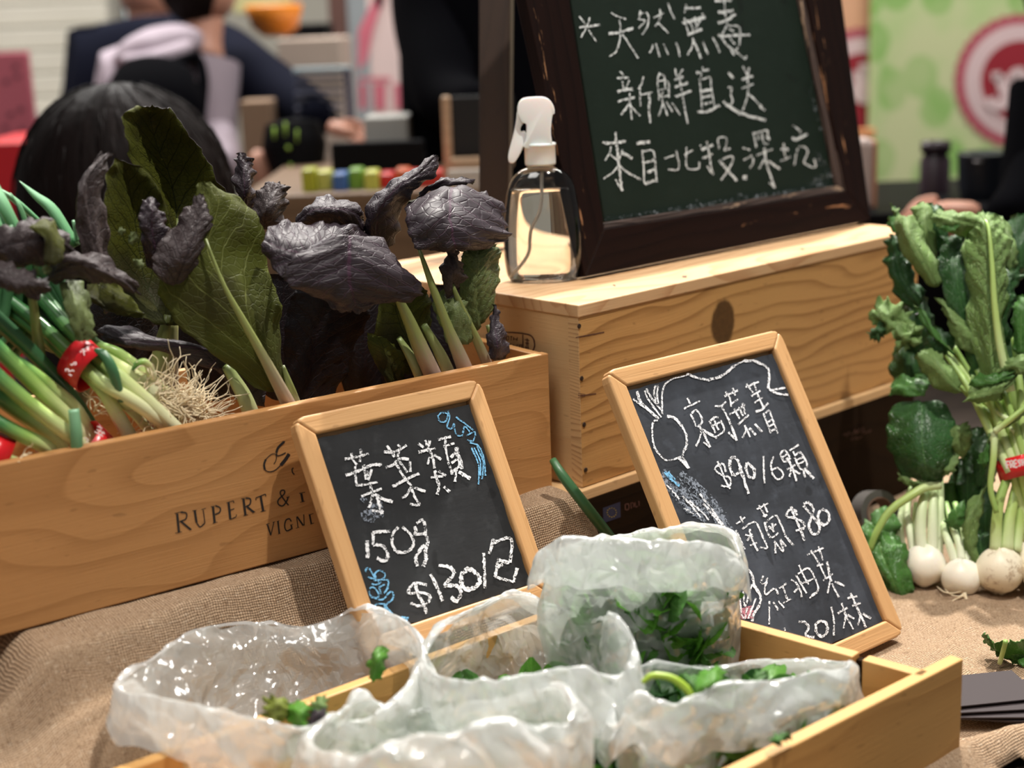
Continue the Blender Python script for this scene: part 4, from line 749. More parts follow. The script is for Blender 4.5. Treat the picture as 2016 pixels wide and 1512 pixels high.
leaf('leaf', R_('930,660,.035 950,640,.03 975,600,.035/905,600,.03 940,570,.022 985,540,.035/905,520,.03 945,510,.022 985,490,.035/915,485,.035 945,478,.03 975,480,.035'), m5, [OLIVEG, OLIVE], PC, puck=.002, seed=25)
leaf('leaf', R_('880,590,.015 893,575,.015 905,560,.02/868,545,.015 893,535,.005 920,540,.015/878,500,.018 888,500,.012 905,515,.018/884,488,.02 890,486,.018 896,490,.02'), m5, [PURPL, OLIVEG], PC, nu=20, nv=11, puck=.0015, seed=26)
leaf('leaf', R_('885,690,.02 905,680,.015 912,660,.02/865,640,.022 885,625,.012 905,610,.02/850,595,.025 860,580,.02 870,570,.025'), m5, [OLIVEG, OLIVE], PC, nu=18, nv=11, puck=.0015, seed=27)
leaf('leaf', R_('905,680,.012 925,676,.01 935,660,.014/880,640,.014 905,620,.006 920,600,.014/880,590,.016 895,585,.012 905,585,.016'), m5, [OLIVEG, OLIVE], PC, nu=18, nv=11, puck=.0015, seed=28)
stalk([(925, 750, .016), (905, 700, .014), (880, 640, .012), (850, 560, .012), (825, 490, .02)], (.0078, .0066, .0045, .0032, .0015), STALKP, m5)
stalk([(970, 745, .020), (948, 690, .018), (915, 620, .012), (890, 560, .012)], (.0056, .0046, .0032, .0018), STALKP, m5)
stalk([(895, 760, .03), (868, 700, .03), (835, 640, .03)], (.0060, .0055, .003), STALKW, m5)
stalk([(990, 745, .03), (975, 690, .03), (960, 640, .035)], (.0035, .003, .002), STALKP, m5)
leaf('leaf', R_('965,705,.012 980,710,.008 1000,705,.012/958,670,.015 978,672,.006 1000,668,.014/965,630,.02 976,632,.014 985,632,.02/972,600,.022 975,600,.02 978,602,.022'), m5, [PURP, PURPL], PC, nu=16, nv=9, seed=29)
m6 = plant(640, 700, .14, 'shade-coloured purple mustard head at the back of the lettered crate')
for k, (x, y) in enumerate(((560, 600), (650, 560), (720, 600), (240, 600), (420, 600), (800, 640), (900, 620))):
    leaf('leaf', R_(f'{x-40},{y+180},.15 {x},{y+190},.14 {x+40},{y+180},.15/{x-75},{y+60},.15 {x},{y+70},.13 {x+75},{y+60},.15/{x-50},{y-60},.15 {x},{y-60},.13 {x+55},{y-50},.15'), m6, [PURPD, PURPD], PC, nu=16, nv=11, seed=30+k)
def bit(x, y, s, ang, pl, o, mat, label, seed):
    c, s_ = math.cos(ang), math.sin(ang); f = lambda a, b: (x+s*(a*c-b*s_), y+s*(a*s_+b*c), o+.004*abs(a))
    o_ = leaf('leaf_scrap', [[f(-.3, .9), f(0, 1), f(.3, .9)], [f(-.7, .1), f(0, 0), f(.8, .2)], [f(-.4, -.7), f(0, -1), f(.5, -.6)]], None, [mat, mat], pl, nu=8, nv=7, seed=seed, puck=.0006)
    tag(o_, label, 'leaf scrap', 'torn leaf scraps among the mustard'); return o_
bit(262, 468, 14, .4, PC, .03, OLIVEG, 'larger torn green scrap on the shaded leaf below the tall olive leaf', 3); bit(240, 456, 8, 1.4, PC, .03, OLIVEG, 'tiny torn green scrap beside the larger one under the tall olive leaf', 4)
bit(272, 518, 12, 2.2, PC, .03, OLIVEG, 'torn green scrap at the left edge of the folded purple leaf', 5); bit(92, 530, 11, .3, PC, .012, OLIVEG, 'small pale scrap beneath the drooping leaf at the far left', 6)
# ================================================================== SCALLIONS
def root_tuft(parent, pts, c, pl, n=70, spread=1., L=90, seed=1, mat=ROOTM):
    r = np.random.default_rng(seed); mb = MB()
    for k in range(n):
        (x, y, o), (dx, dy) = pts[k % len(pts)], c
        P = [(x+r.normal()*4, y+r.normal()*4, o+r.uniform(-.004, .004))]
        a = math.atan2(dy, dx)+r.normal()*.55*spread; l = L*r.uniform(.35, 1.1)
        for q in range(6):
            a += r.normal()*.5; X, Y, O = P[-1]; P.append((X+math.cos(a)*l/6, Y+math.sin(a)*l/6, np.clip(O+r.normal()*.003, .0, .05)))
        V, F = tube_vf(cr([pl.pt(x, y, -o) for x, y, o in P], 14), np.linspace(.00065, .0003, 14), 4); mb.add(V, F)
    o = mb.build('root_tuft', mat, parent); tag(o, kind='stuff'); return o
s1 = thing('scallion_bunch', PC.pt(260, 860, -.05), 'scallion bunch with a bright tuft of roots, lettered red band in full view', 'scallions')
def sc(pts, r, par, mat=SCAL, n=22): return stalk(pts, r, mat, par, n=n, name='scallion')
sc([(362, 860, .020), (300, 800, .018), (235, 745, .02), (185, 700, .035), (110, 620, .07), (20, 520, .10)], (.0062, .0062, .0068, .0055, .0055, .004), s1)
sc([(335, 845, .024), (262, 790, .012), (200, 752, .018), (160, 715, .035), (80, 640, .07), (-20, 560, .1)], (.0052, .0055, .0055, .0050, .006, .004), s1)
sc([(262, 870, .028), (230, 815, .028), (200, 770, .03), (150, 720, .045), (60, 640, .08), (-30, 580, .11)], (.0058, .0058, .0042, .0042, .006, .005), s1)
b3 = sc([(300, 775, .035), (262, 745, .032), (215, 710, .032), (170, 680, .045), (100, 600, .08), (40, 500, .1)], (.0105, .0085, .005, .005, .006, .004), s1)
sc([(310, 870, .035), (270, 820, .032), (225, 775, .032), (170, 720, .045), (90, 660, .08), (0, 600, .1)], (.004, .004, .0045, .004, .006, .004), s1)
sc([(345, 790, .038), (310, 760, .036), (240, 700, .034), (180, 670, .05), (120, 580, .09)], (.006, .006, .0045, .0045, .004), s1)
stalk([(240, 790, .012), (222, 730, .010), (205, 700, .015), (188, 692, .022)], (.003, .0045, .004, .003), SCALD, s1, name='scallion')
stalk([(300, 745, .03), (292, 720, .02), (282, 712, .018), (268, 718, .02), (262, 728, .028)], (.0042, .0032, .0028, .0024, .0015), SCAL, s1, name='scallion')
for k in range(7):
    stalk([(185-4*k, 700-3*k, .05+.003*k), (110, 610+22*k-60, .09), (20, 520+30*k-70, .12), (-60, 450+38*k-80, .13)], (.004, .0065, .0062, .004), SCALD, s1, name='scallion_leaf')
# red rubber-paper band round the bunch
def band_ring(name, c, axis, ra, rb, w, mat, parent, up=None):
    axis = np.array(axis, float)/np.linalg.norm(axis); up = np.array(up if up is not None else Z, float); e1 = up-axis*(up@axis); e1 /= np.linalg.norm(e1); e2 = np.cross(axis, e1); V = []; n = 40
    for s in (-.5, .5):
        for k in range(n): a = 2*PI*k/n; V.append(c+axis*s*w+(e1*math.cos(a)*ra+e2*math.sin(a)*rb)*(1+.02*math.sin(3*a)))
    F = [(k, (k+1) % n, (k+1) % n+n, k+n) for k in range(n)]; o = mk(name, V, F, mat, parent, None, True); m = o.modifiers.new('s', 'SOLIDIFY'); m.thickness = .0008; return o
ax = PC.pt(235, 745, -.02)-PC.pt(150, 672, -.055); cb = (PC.pt(150, 712, -.040)+PC.pt(178, 722, -.03))/2
rb = band_ring('red_band', cb, ax, .019, .016, .021, BAND, s1)
def text_px(name, ox, oy, s, txt, w, t, mat, parent, pl=None, off=.0):
    mb = MB(); strokes(mb, ox, oy, s, txt, w, pl, off, 0.); return mb.build(name, mat, parent, False)
vb = (EYE-cb)/np.linalg.norm(EYE-cb); axn = ax/np.linalg.norm(ax); nb_ = vb-axn*(vb@axn); nb_ /= np.linalg.norm(nb_)
PBD = Plane(cb+nb_*.0195, axn, np.cross(nb_, axn))
text_px('printed_letters', 0, 600, 4.725, '640,600 640,625 668,608 690,618;640,600 610,598 612,618;690,560 712,548 700,530 680,548 672,562 655,552;640,645 668,660;760,420 790,410;770,440 800,428;775,410 785,470;745,440 760,430;800,400 830,395;815,385 820,420', 2.2, 0, BANDW, rb, PBD)
root_tuft(s1, [(298, 775, .03), (310, 790, .03), (325, 800, .03), (350, 800, .03), (380, 815, .035)], (1, .42), PC, n=300, L=112, seed=2, spread=1.25)
root_tuft(s1, [(285, 770, .02), (300, 740, .02)], (.1, -1), PC, n=9, L=80, seed=5, spread=1.4)
s2 = thing('scallion_bunch', PC.pt(60, 900, -.05), 'scallion bunch whose red band is half sunk behind the crate rim', 'scallions')
for a in ([(200, 915, .03), (140, 860, .016), (70, 805, .014), (0, 745, .02), (-60, 690, .03)], [(190, 900, .04), (140, 830, .03), (80, 770, .026), (0, 690, .03), (-40, 650, .03)],
          [(150, 930, .03), (90, 880, .02), (30, 850, .02), (-40, 810, .03)], [(190, 880, .05), (150, 810, .045), (95, 760, .04), (40, 720, .04), (-10, 690, .04)], [(150, 915, .045), (90, 850, .04), (20, 800, .04), (-40, 750, .04)]):
    sc(a, (.005, .0062, .0058, .0058, .0055)[:len(a)], s2)
stalk([(215, 890, .06), (150, 790, .055), (70, 700, .05), (0, 635, .05), (-50, 590, .05)], (.0035, .0048, .0058, .0068, .007), SCALD, s2, name='scallion_leaf')
stalk([(152, 895, .006), (150, 850, .004), (145, 806, .006)], (.0046, .0046, .0042), SCALT, s2, name='scallion_leaf')
stalk([(175, 830, .05), (110, 770, .045), (50, 735, .045), (10, 700, .045)], (.004, .005, .005, .004), SCALD, s2, name='scallion_leaf')
c_ = PC.pt(170, 885, -.035); ax2 = PC.pt(200, 905, -.03)-PC.pt(120, 830, -.03)
r2 = band_ring('red_band', c_, ax2, .021, .021, .020, BAND, s2)
text_px('printed_letters', 0, 600, 4.725, '2.4|880,1180 960,1225;2.4|900,1160 975,1200;2.4|905,1200 940,1160;2.4|930,1220 965,1180;2.4|785,1235 825,1255 800,1275 790,1262;2.4|905,1130 950,1150', 2.2, 0, BANDW, r2, Plane(c_+np.array([0, -.0, 0])+((EYE-c_)/np.linalg.norm(EYE-c_))*.0222, (1, 0, 0), (0, .2, 1)))
root_tuft(s2, [(185, 810, .04), (190, 800, .04)], (1, -.1), PC, n=10, L=60, seed=7, spread=1.6)
s3 = thing('scallion_bunch', PC.pt(-20, 930, -.05), 'scallion bunch showing only a red band corner at the left frame edge', 'scallions')
sc([(50, 915, .02), (10, 905, .02), (-60, 880, .025)], (.004, .005, .006), s3, n=10); sc([(30, 925, .03), (-10, 890, .03), (-60, 850, .03)], (.004, .005, .006), s3, n=10)
band_ring('red_band', PC.pt(-14, 900, -.03), (1, .3, -.6), .019, .019, .02, BAND, s3)
root_tuft(s3, [(30, 905, .01), (40, 900, .01)], (1, -.3), PC, n=8, L=36, seed=9)
s4 = thing('scallion_bunch', PC.pt(-30, 700, -.12), 'pale green scallion tops pointing up at the far left, behind the drooping purple leaf', 'scallions')
for a, r in (([(150, 485, .09), (105, 415, .10), (70, 385, .10), (38, 356, .10)], (.006, .0075, .0045, .0003)), ([(52, 440, .10), (38, 405, .10), (20, 379, .10)], (.0035, .003, .0003)), ([(30, 450, .08), (5, 400, .08), (-20, 350, .09)], (.0075, .008, .006)),
             ([(80, 440, .12), (30, 395, .12), (-10, 370, .12)], (.005, .005, .004)), ([(10, 480, .07), (-15, 420, .07), (-40, 380, .07)], (.006, .006, .004)), ([(152, 475, .08), (148, 455, .08), (144, 434, .08)], (.003, .0025, .0020)), ([(24, 445, .06), (8, 452, .06), (-6, 462, .06)], (.002, .002, .001))):
    stalk(a, r, SCALT, s4, name='scallion_leaf', flat=.5)
for k in range(5): stalk([(-60+20*k, 700, .07+.01*k), (-20+26*k, 610, .08+.008*k), (-10+20*k, 520, .09), (0+15*k, 450, .10)], (.006, .0065, .006, .005), SCALD, s4, name='scallion_leaf')
gl = tube('single_scallion', [onz(1088, 905, .18), onz(1110, 940, .166), onz(1160, 1005, .135), onz(1212, 1072, .095)], (.0035, .0048, .0052, .005), SCALD, None, n=14); tag(gl, 'single dark green scallion stem lying over the burlap between the two slates', 'scallion')
# ================================================================== TURNIP BUNCHES
_a, _b = onz(1820, 1160, .0), onz(2000, 1174, .0); PT = Plane(_a, _b-_a, Z*math.cos(math.radians(26))+np.array([-.35, .93, 0])*math.sin(math.radians(26)))        # plane leaning back from the turnips; negative offset = nearer
def turnip(cx, cy, r_px, o, parent, mat=TURN, tail=None, squash=.95, rx=1.0):
    c = PT.pt(cx, cy, -o); t = (c-EYE)@Fw; r = r_px*t/FPX; prof = []
    for k in range(25):
        a = -PI/2+PI*k/24; rr = r*math.cos(a); z = r*squash*math.sin(a)
        if k < 5: rr *= .85; z -= (5-k)*.0008
        prof.append((max(rr, .0006), z))
    o_ = lathe('turnip_root', prof, c, mat, parent, 36, rx, 1.0, dent=lambda x, y, z, a: (x*(1+.03*math.sin(2*a+cx)), y, z+.0012*math.sin(3*a+cx))); return o_, c, r
def tst(pts, r, parent, mat=STALKG, name='stalk', n=18, flat=1.): return tube(name, [PT.pt(x, y, -o) for x, y, o in pts], r, mat, parent, n=n, seg=10, flat=flat)
TG = [GTOP, GUND]; TU = [GUND, GTOP]; TD = [GDARK, GUND]
t1 = thing('turnip_bunch', PT.pt(1850, 1180, 0), 'bunch of white turnips beside the taller slate, broad leaves hanging to its left', 'turnips')
turnip(1820, 1112, 43, .0, t1, rx=.98, squash=.98); tn2, c2t, r2t = turnip(1893, 1137, 38, -.012, t1)
for pts, r in (([(1800, 1100, .0), (1792, 1050, .0), (1786, 1010, .01), (1800, 960, .03), (1850, 930, .05)], .0042), ([(1815, 1098, -.006), (1812, 1040, -.006), (1818, 985, .0), (1830, 940, .03)], .0062), ([(1835, 1096, -.004), (1836, 1030, -.004), (1838, 975, .005), (1845, 930, .03)], .0055), ([(1848, 1100, .004), (1850, 1040, .004), (1852, 970, .01), (1850, 920, .03)], .0045),
               ([(1806, 1098, .008), (1802, 1040, .006), (1806, 990, .01)], .0045), ([(1780, 1100, .012), (1772, 1050, .014), (1778, 1000, .02), (1800, 950, .04)], .0045)):
    tst(pts, [r, r*.95, r*.8, r*.6, r*.5][:len(pts)], t1, STALKWG)
for pts in ([(1880, 1105, -.010), (1868, 1070, -.008), (1858, 1040, .0), (1850, 990, .02)], [(1893, 1103, -.012), (1888, 1070, -.008), (1876, 1040, .0), (1862, 990, .02)], [(1903, 1106, -.008), (1902, 1070, -.004), (1895, 1040, .004), (1880, 990, .02)]):
    tst(pts, (.0045, .0042, .0032, .0028), t1, STALKWG)
tst([(1898, 1168, -.030), (1903, 1185, -.032), (1899, 1205, -.036), (1895, 1224, -.040)], (.0022, .0012, .0009, .0004), t1, ROOTM, 'tap_root')
tst([(1898, 1170, -.030), (1885, 1178, -.034), (1868, 1186, -.036)], (.0014, .0008, .0003), t1, ROOTM, 'tap_root'); tst([(1845, 1155, -.01), (1858, 1165, -.03), (1875, 1168, -.034), (1892, 1164, -.036)], (.0005, .0006, .0006, .0003), t1, ROOTM, 'tap_root')
tst([(1860, 1160, -.02), (1875, 1172, -.034), (1900, 1174, -.036)], (.0004, .0006, .0003), t1, ROOTM, 'tap_root')
# thick curling stalk and the leaf in front of the slate's edge
tst([(1850, 955, .0), (1820, 960, -.01), (1790, 978, -.018), (1750, 1008, -.022), (1725, 1050, -.024), (1712, 1085, -.022)], (.005, .0046, .0042, .004, .0036, .003), t1)
leaf('leaf', R_('1700,1020,.0 1728,1040,-.012 1760,1050,-.005/1700,1070,-.005 1735,1090,-.022 1785,1070,-.012/1715,1110,-.01 1752,1130,-.032 1792,1110,-.018/1735,1160,-.012 1768,1170,-.030 1800,1165,-.018/1768,1195,-.012 1782,1203,-.02 1803,1190,-.015'), t1, TG, PT, puck=.0022, ruf=.003, seed=41)
leaf('leaf', R_('1755,1195,-.01 1765,1190,-.012 1775,1185,-.01/1765,1218,-.026 1790,1208,-.022 1815,1192,-.015/1800,1222,-.034 1820,1214,-.03 1846,1200,-.022/1828,1228,-.036 1838,1222,-.034 1846,1208,-.03'), t1, [GTOP, GTOP], PT, nu=18, nv=11, puck=.0012, seed=42)
leaf('leaf', R_('1715,1010,.01 1730,1000,.01 1745,995,.012/1712,1040,.006 1740,1035,.0 1775,1030,.01/1708,1065,.01 1735,1060,.004 1760,1060,.012'), t1, TG, PT, nu=14, nv=9, seed=43)
# big dark hanging leaf
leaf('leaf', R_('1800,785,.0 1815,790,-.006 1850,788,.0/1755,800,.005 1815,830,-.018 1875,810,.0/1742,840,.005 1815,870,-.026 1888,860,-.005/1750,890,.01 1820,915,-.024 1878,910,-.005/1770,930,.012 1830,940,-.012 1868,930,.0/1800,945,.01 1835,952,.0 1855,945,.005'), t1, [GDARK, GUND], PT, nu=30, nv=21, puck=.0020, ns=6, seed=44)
leaf('leaf', R_('1820,780,-.01 1825,765,-.008 1835,752,.0/1790,782,-.006 1790,760,-.006 1795,740,.005/1762,778,.0 1765,755,.0 1772,738,.01/1752,780,.005 1754,765,.005 1758,750,.01'), t1, TG, PT, nu=18, nv=11, seed=45)
leaf('leaf', R_('1800,745,.01 1825,750,.005 1850,765,.0/1800,735,.015 1830,735,.01 1848,745,.01'), t1, TG, PT, nu=10, nv=9, seed=46)
leaf('leaf', R_('1895,905,.0 1905,890,.0 1915,870,.0/1870,880,-.01 1890,860,-.014 1912,845,-.005/1868,845,-.008 1890,835,-.012 1905,830,-.005'), t1, TU, PT, nu=16, nv=9, seed=47)
leaf('leaf', R_('1855,920,.0 1865,900,-.004 1890,880,.0/1850,930,-.006 1868,920,-.012 1888,905,-.006/1866,936,-.006 1872,932,-.01 1880,925,-.006'), t1, TU, PT, nu=12, nv=9, seed=48)
leaf('leaf', R_('1766,930,-.008 1772,932,-.01 1790,945,-.01/1775,950,-.006 1790,950,-.014 1810,948,-.01/1800,958,-.004 1815,955,-.01 1832,948,-.008'), t1, TU, PT, nu=12, nv=9, seed=49)
# folded pale leaf, curled under
leaf('leaf', R_('1895,775,-.02 1890,765,-.022 1893,752,-.02/1850,770,-.022 1862,740,-.034 1868,715,-.018/1820,740,-.018 1835,710,-.03 1850,693,-.014/1798,705,-.01 1810,692,-.018 1825,688,-.008'), t1, TU, PT, nu=20, nv=13, puck=.001, seed=50)
tst([(1990, 830, -.02), (1940, 790, -.01), (1880, 710, .0), (1840, 680, .01)], (.003, .003, .0025, .002), t1); tst([(2000, 850, -.02), (1930, 800, .0), (1870, 740, .01)], (.003, .003, .002), t1)
# curly sprig at the crate corner
leaf('leaf', R_('1815,650,.0 1800,640,.0 1790,620,.0/1770,660,-.005 1765,630,-.014 1775,600,-.004/1735,650,-.004 1740,625,-.014 1750,590,-.004/1712,625,.0 1718,605,-.006 1735,588,.0'), t1, TU, PT, nu=24, nv=15, puck=.0026, ruf=.005, seed=51)
leaf('leaf', R_('1820,640,-.006 1815,660,-.006 1815,675,-.006/1790,640,-.012 1785,665,-.018 1790,685,-.01/1755,645,-.008 1760,670,-.014 1768,688,-.006'), t1, TU, PT, nu=20, nv=13, puck=.0026, ruf=.005, seed=52)
leaf('leaf', R_('1750,620,-.01 1740,640,-.012 1745,655,-.01/1730,640,-.010 1728,655,-.014 1735,668,-.008/1708,655,-.004 1712,665,-.006 1722,670,-.004'), t1, [GDARK, GUND], PT, nu=14, nv=9, puck=.002, ruf=.004, seed=53)
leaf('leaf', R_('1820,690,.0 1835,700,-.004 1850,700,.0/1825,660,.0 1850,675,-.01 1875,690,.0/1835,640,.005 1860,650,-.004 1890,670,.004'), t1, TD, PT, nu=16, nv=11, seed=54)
t2 = thing('turnip_bunch', PT.pt(1990, 1185, 0), 'banded turnip bunch at the right frame edge with tall crumpled pale leaves', 'turnips')
turnip(1968, 1122, 46, -.01, t2, TURND, rx=1.0); turnip(2022, 1100, 44, .02, t2, TURND); turnip(2060, 1135, 46, -.01, t2, TURND)
for pts, r in (([(1960, 1082, -.012), (1962, 1030, -.014), (1968, 985, -.014), (1982, 944, -.012)], .0062), ([(1982, 1084, -.01), (1986, 1030, -.008), (1996, 980, -.004), (2000, 940, .0), (1965, 880, .0)], .0065), ([(2000, 1085, -.004), (2006, 1030, .0), (2008, 980, .0), (2005, 930, .0)], .0055), ([(2020, 1060, .01), (2010, 1000, .0), (1996, 940, -.01), (1975, 860, -.012), (1950, 800, -.010), (1920, 770, -.004)], .0048),
               ([(2035, 1060, .01), (2024, 990, .0), (2010, 930, -.014), (1990, 850, -.016), (1960, 780, -.016)], .0050), ([(2050, 1060, .01), (2040, 990, -.004), (2022, 930, -.016), (2000, 840, -.020), (1975, 770, -.018)], .0046)):
    tst(pts, [r*(1-.09*k) for k in range(len(pts))], t2)
for k in range(8):    # fan of stalks above the band
    a = k/7; tst([(1988+a*50, 930, -.018+.03*(k % 2)), (1940+a*85, 830, -.014+.02*(k % 2)), (1905+a*120, 760, -.008+.02*(k % 2)), (1850+a*170, 680-20*a, .005+.02*(k % 2))], (.0045, .0042, .0038, .003), t2)
cbt = PT.pt(2015, 918, .004); rb3 = band_ring('red_band', cbt, PT.pt(2030, 985, 0)-PT.pt(1995, 860, 0), .021, .0255, .0205, BAND, t2, up=(0, 1, 0))
vb = (EYE-cbt)/np.linalg.norm(EYE-cbt)
text_px('printed_letters', 1680, 660, 4.726, '3.4|1430,1240 1422,1180 1450,1175;3.4|1425,1208 1446,1203;3.4|1466,1235 1458,1172 1482,1172 1480,1198 1462,1202;3.4|1470,1202 1494,1230;3.4|1528,1222 1502,1228 1496,1166 1520,1162;3.4|1500,1196 1520,1192;3.4|1556,1168 1540,1158 1530,1172 1555,1196 1552,1216 1534,1212;3.4|1568,1152 1576,1214;3.4|1572,1184 1592,1180;3.4|1590,1148 1598,1210', 3, 0, BANDW, rb3, Plane(cbt+vb*.0285, (1, .25, 0), (0, .1, 1)))
# tall crumpled leaf with light midrib
leaf('leaf', R_('1930,760,-.016 1965,790,-.022 1985,770,-.012/1905,640,-.016 1958,660,-.034 1978,620,-.012/1900,560,-.016 1952,560,-.040 1985,550,-.014/1895,480,-.014 1950,490,-.042 1990,500,-.014/1898,440,-.010 1945,440,-.038 1985,460,-.012/1915,418,-.004 1940,418,-.02 1965,430,-.006'), t2, TU, PT, nu=44, nv=25, puck=.0034, ruf=.003, seed=60)
tst([(1990, 770, -.026), (1970, 690, -.036), (1958, 600, -.043), (1953, 520, -.045), (1946, 450, -.042), (1935, 425, -.03)], (.0046, .004, .0032, .0026, .0018, .001), t2, n=24)
leaf('leaf', R_('1900,470,-.02 1925,440,-.028 1950,425,-.02/1860,455,-.03 1880,430,-.040 1905,418,-.024/1838,440,-.024 1850,425,-.03 1870,415,-.018/1832,425,-.018 1840,418,-.02 1850,414,-.014'), t2, TU, PT, nu=22, nv=15, puck=.002, seed=61)
leaf('leaf', R_('1845,450,-.034 1870,440,-.036 1890,438,-.03/1862,457,-.036 1880,452,-.040 1892,442,-.034'), t2, [GTOP, GTOP], PT, nu=10, nv=9, seed=62)
leaf('leaf', R_('1830,560,-.012 1845,565,-.016 1860,550,-.008/1790,520,-.016 1815,510,-.032 1840,500,-.01/1765,470,-.016 1790,460,-.034 1815,455,-.008/1762,430,-.010 1785,425,-.024 1805,430,-.006/1775,440,-.008 1785,438,-.01 1795,442,-.006'), t2, TU, PT, nu=28, nv=15, puck=.0014, seed=63)
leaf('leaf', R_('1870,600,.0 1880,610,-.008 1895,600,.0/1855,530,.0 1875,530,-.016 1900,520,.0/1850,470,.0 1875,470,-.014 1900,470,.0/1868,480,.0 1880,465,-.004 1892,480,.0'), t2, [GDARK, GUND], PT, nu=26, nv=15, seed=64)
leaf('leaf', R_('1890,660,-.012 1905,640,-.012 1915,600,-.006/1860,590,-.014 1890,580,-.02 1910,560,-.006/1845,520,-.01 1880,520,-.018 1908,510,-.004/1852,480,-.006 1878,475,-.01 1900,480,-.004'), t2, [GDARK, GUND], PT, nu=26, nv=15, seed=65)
leaf('leaf', R_('1830,520,.01 1840,510,.0 1850,500,.01/1800,460,.01 1822,450,-.012 1845,445,.008/1795,415,.012 1820,410,-.006 1845,420,.01/1805,402,.014 1822,399,.006 1838,406,.014'), t2, TU, PT, nu=24, nv=15, puck=.0018, seed=66)
leaf('leaf', R_('1850,500,.006 1860,490,.002 1870,480,.01/1825,440,.008 1845,430,-.004 1860,425,.01/1822,402,.012 1840,400,.004 1858,412,.012'), t2, [GDARK, GUND], PT, nu=16, nv=11, seed=67)
leaf('leaf', R_('1775,430,.01 1772,420,.008 1785,440,.004/1760,410,.01 1765,420,.004 1772,435,.008/1752,405,.014 1757,410,.01 1762,420,.012'), t2, TU, PT, nu=12, nv=9, ruf=.003, seed=68)
leaf('leaf', R_('1770,470,.006 1778,465,.0 1785,455,.004/1752,450,.008 1760,445,.0 1772,440,.006/1747,430,.01 1755,425,.004 1765,425,.008'), t2, TG, PT, nu=14, nv=9, seed=69)
leaf('leaf', R_('1800,620,.02 1812,600,.014 1822,575,.02/1752,560,.022 1775,545,.010 1795,530,.02/1745,500,.024 1762,490,.012 1780,480,.02/1750,465,.024 1760,460,.018 1770,458,.02'), t2, [GDARK, GDARK], PT, nu=24, nv=13, puck=.003, ruf=.004, seed=70)
leaf('leaf', R_('1960,430,.01 1970,425,.006 1985,440,.01/1975,500,.008 1992,490,-.004 2003,500,.008/1970,550,.006 1985,545,-.002 1998,530,.006'), t2, TU, PT, nu=20, nv=11, puck=.002, seed=71)
leaf('leaf', R_('1930,420,.014 1950,418,.01 1965,425,.012/1955,440,.012 1972,432,.006 1985,450,.01'), t2, [GTOP, GTOP], PT, nu=10, nv=9, seed=72)
leaf('leaf', R_('1960,660,.0 1968,680,-.004 1985,680,.0/1960,600,.0 1975,600,-.012 1995,600,.0/1962,555,.0 1985,550,-.008 2010,550,.0/1985,530,.004 2000,525,.0 2014,535,.004'), t2, TD, PT, nu=26, nv=13, puck=.003, ruf=.004, seed=73)
leaf('leaf', R_('1995,690,-.012 2010,700,-.016 2030,690,-.01/1992,620,-.014 2012,620,-.024 2040,620,-.01/2000,585,-.01 2018,580,-.016 2040,580,-.01'), t2, TG, PT, nu=20, nv=11, puck=.0025, seed=74)
leaf('leaf', R_('1895,790,-.03 1905,780,-.034 1912,735,-.03/1925,795,-.034 1935,775,-.044 1945,740,-.034/1960,785,-.034 1970,768,-.042 1985,735,-.034/1990,760,-.03 2000,745,-.034 2010,730,-.03'), t2, TU, PT, nu=24, nv=13, puck=.0015, seed=75)
leaf('leaf', R_('1958,738,-.03 1965,720,-.032 1975,712,-.03/1985,735,-.036 1995,715,-.042 2005,700,-.034/2020,740,-.036 2030,720,-.04 2040,700,-.034'), t2, TU, PT, nu=18, nv=11, puck=.002, seed=76)
leaf('leaf', R_('1905,760,-.036 1915,745,-.04 1930,736,-.036/1950,765,-.040 1955,750,-.046 1965,735,-.04/1995,745,-.036 1998,735,-.038 2000,730,-.036'), t2, [GTOP, GUND], PT, nu=18, nv=9, seed=77)
leaf('leaf', R_('1960,850,-.028 1955,845,-.028 1962,842,-.028/1995,835,-.034 1990,825,-.036 1996,815,-.03/2030,810,-.034 2028,800,-.036 2030,790,-.03'), t2, TU, PT, nu=14, nv=9, puck=.001, seed=78)
tst([(1958, 850, -.034), (1990, 825, -.038), (2030, 792, -.036)], (.0032, .003, .0026), t2)
leaf('leaf', R_('1880,700,-.012 1870,690,-.01 1862,680,-.006/1850,660,-.014 1838,660,-.016 1825,650,-.008/1820,610,-.010 1808,605,-.012 1798,600,-.006'), t2, TG, PT, nu=16, nv=9, puck=.001, seed=79)
leaf('leaf', R_('1880,680,-.01 1900,690,-.014 1925,700,-.01/1860,620,-.012 1885,640,-.022 1930,660,-.010/1840,585,-.01 1860,590,-.014 1890,610,-.01'), t2, [GUND, GTOP], PT, nu=24, nv=13, puck=.0014, seed=80)
leaf('leaf', R_('1920,770,.0 1935,770,-.004 1950,765,.0/1900,700,.0 1925,700,-.01 1950,700,.0/1885,640,.0 1910,640,-.008 1935,640,.0'), t2, TD, PT, nu=20, nv=11, puck=.003, seed=81)
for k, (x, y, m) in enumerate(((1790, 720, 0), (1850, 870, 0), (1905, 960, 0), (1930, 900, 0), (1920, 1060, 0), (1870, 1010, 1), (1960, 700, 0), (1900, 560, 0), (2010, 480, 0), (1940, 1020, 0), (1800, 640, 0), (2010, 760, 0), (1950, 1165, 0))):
    leaf('leaf', R_(f'{x-18},{y+60},.04 {x},{y+62},.03 {x+20},{y+58},.04/{x-40},{y},.045 {x},{y},.025 {x+42},{y+6},.045/{x-22},{y-55},.045 {x},{y-60},.03 {x+25},{y-52},.045'), t1 if x < 1880 else t2, [GDARK, GTOP] if m == 0 else TG, PT, nu=18, nv=11, puck=.002, seed=90+k)
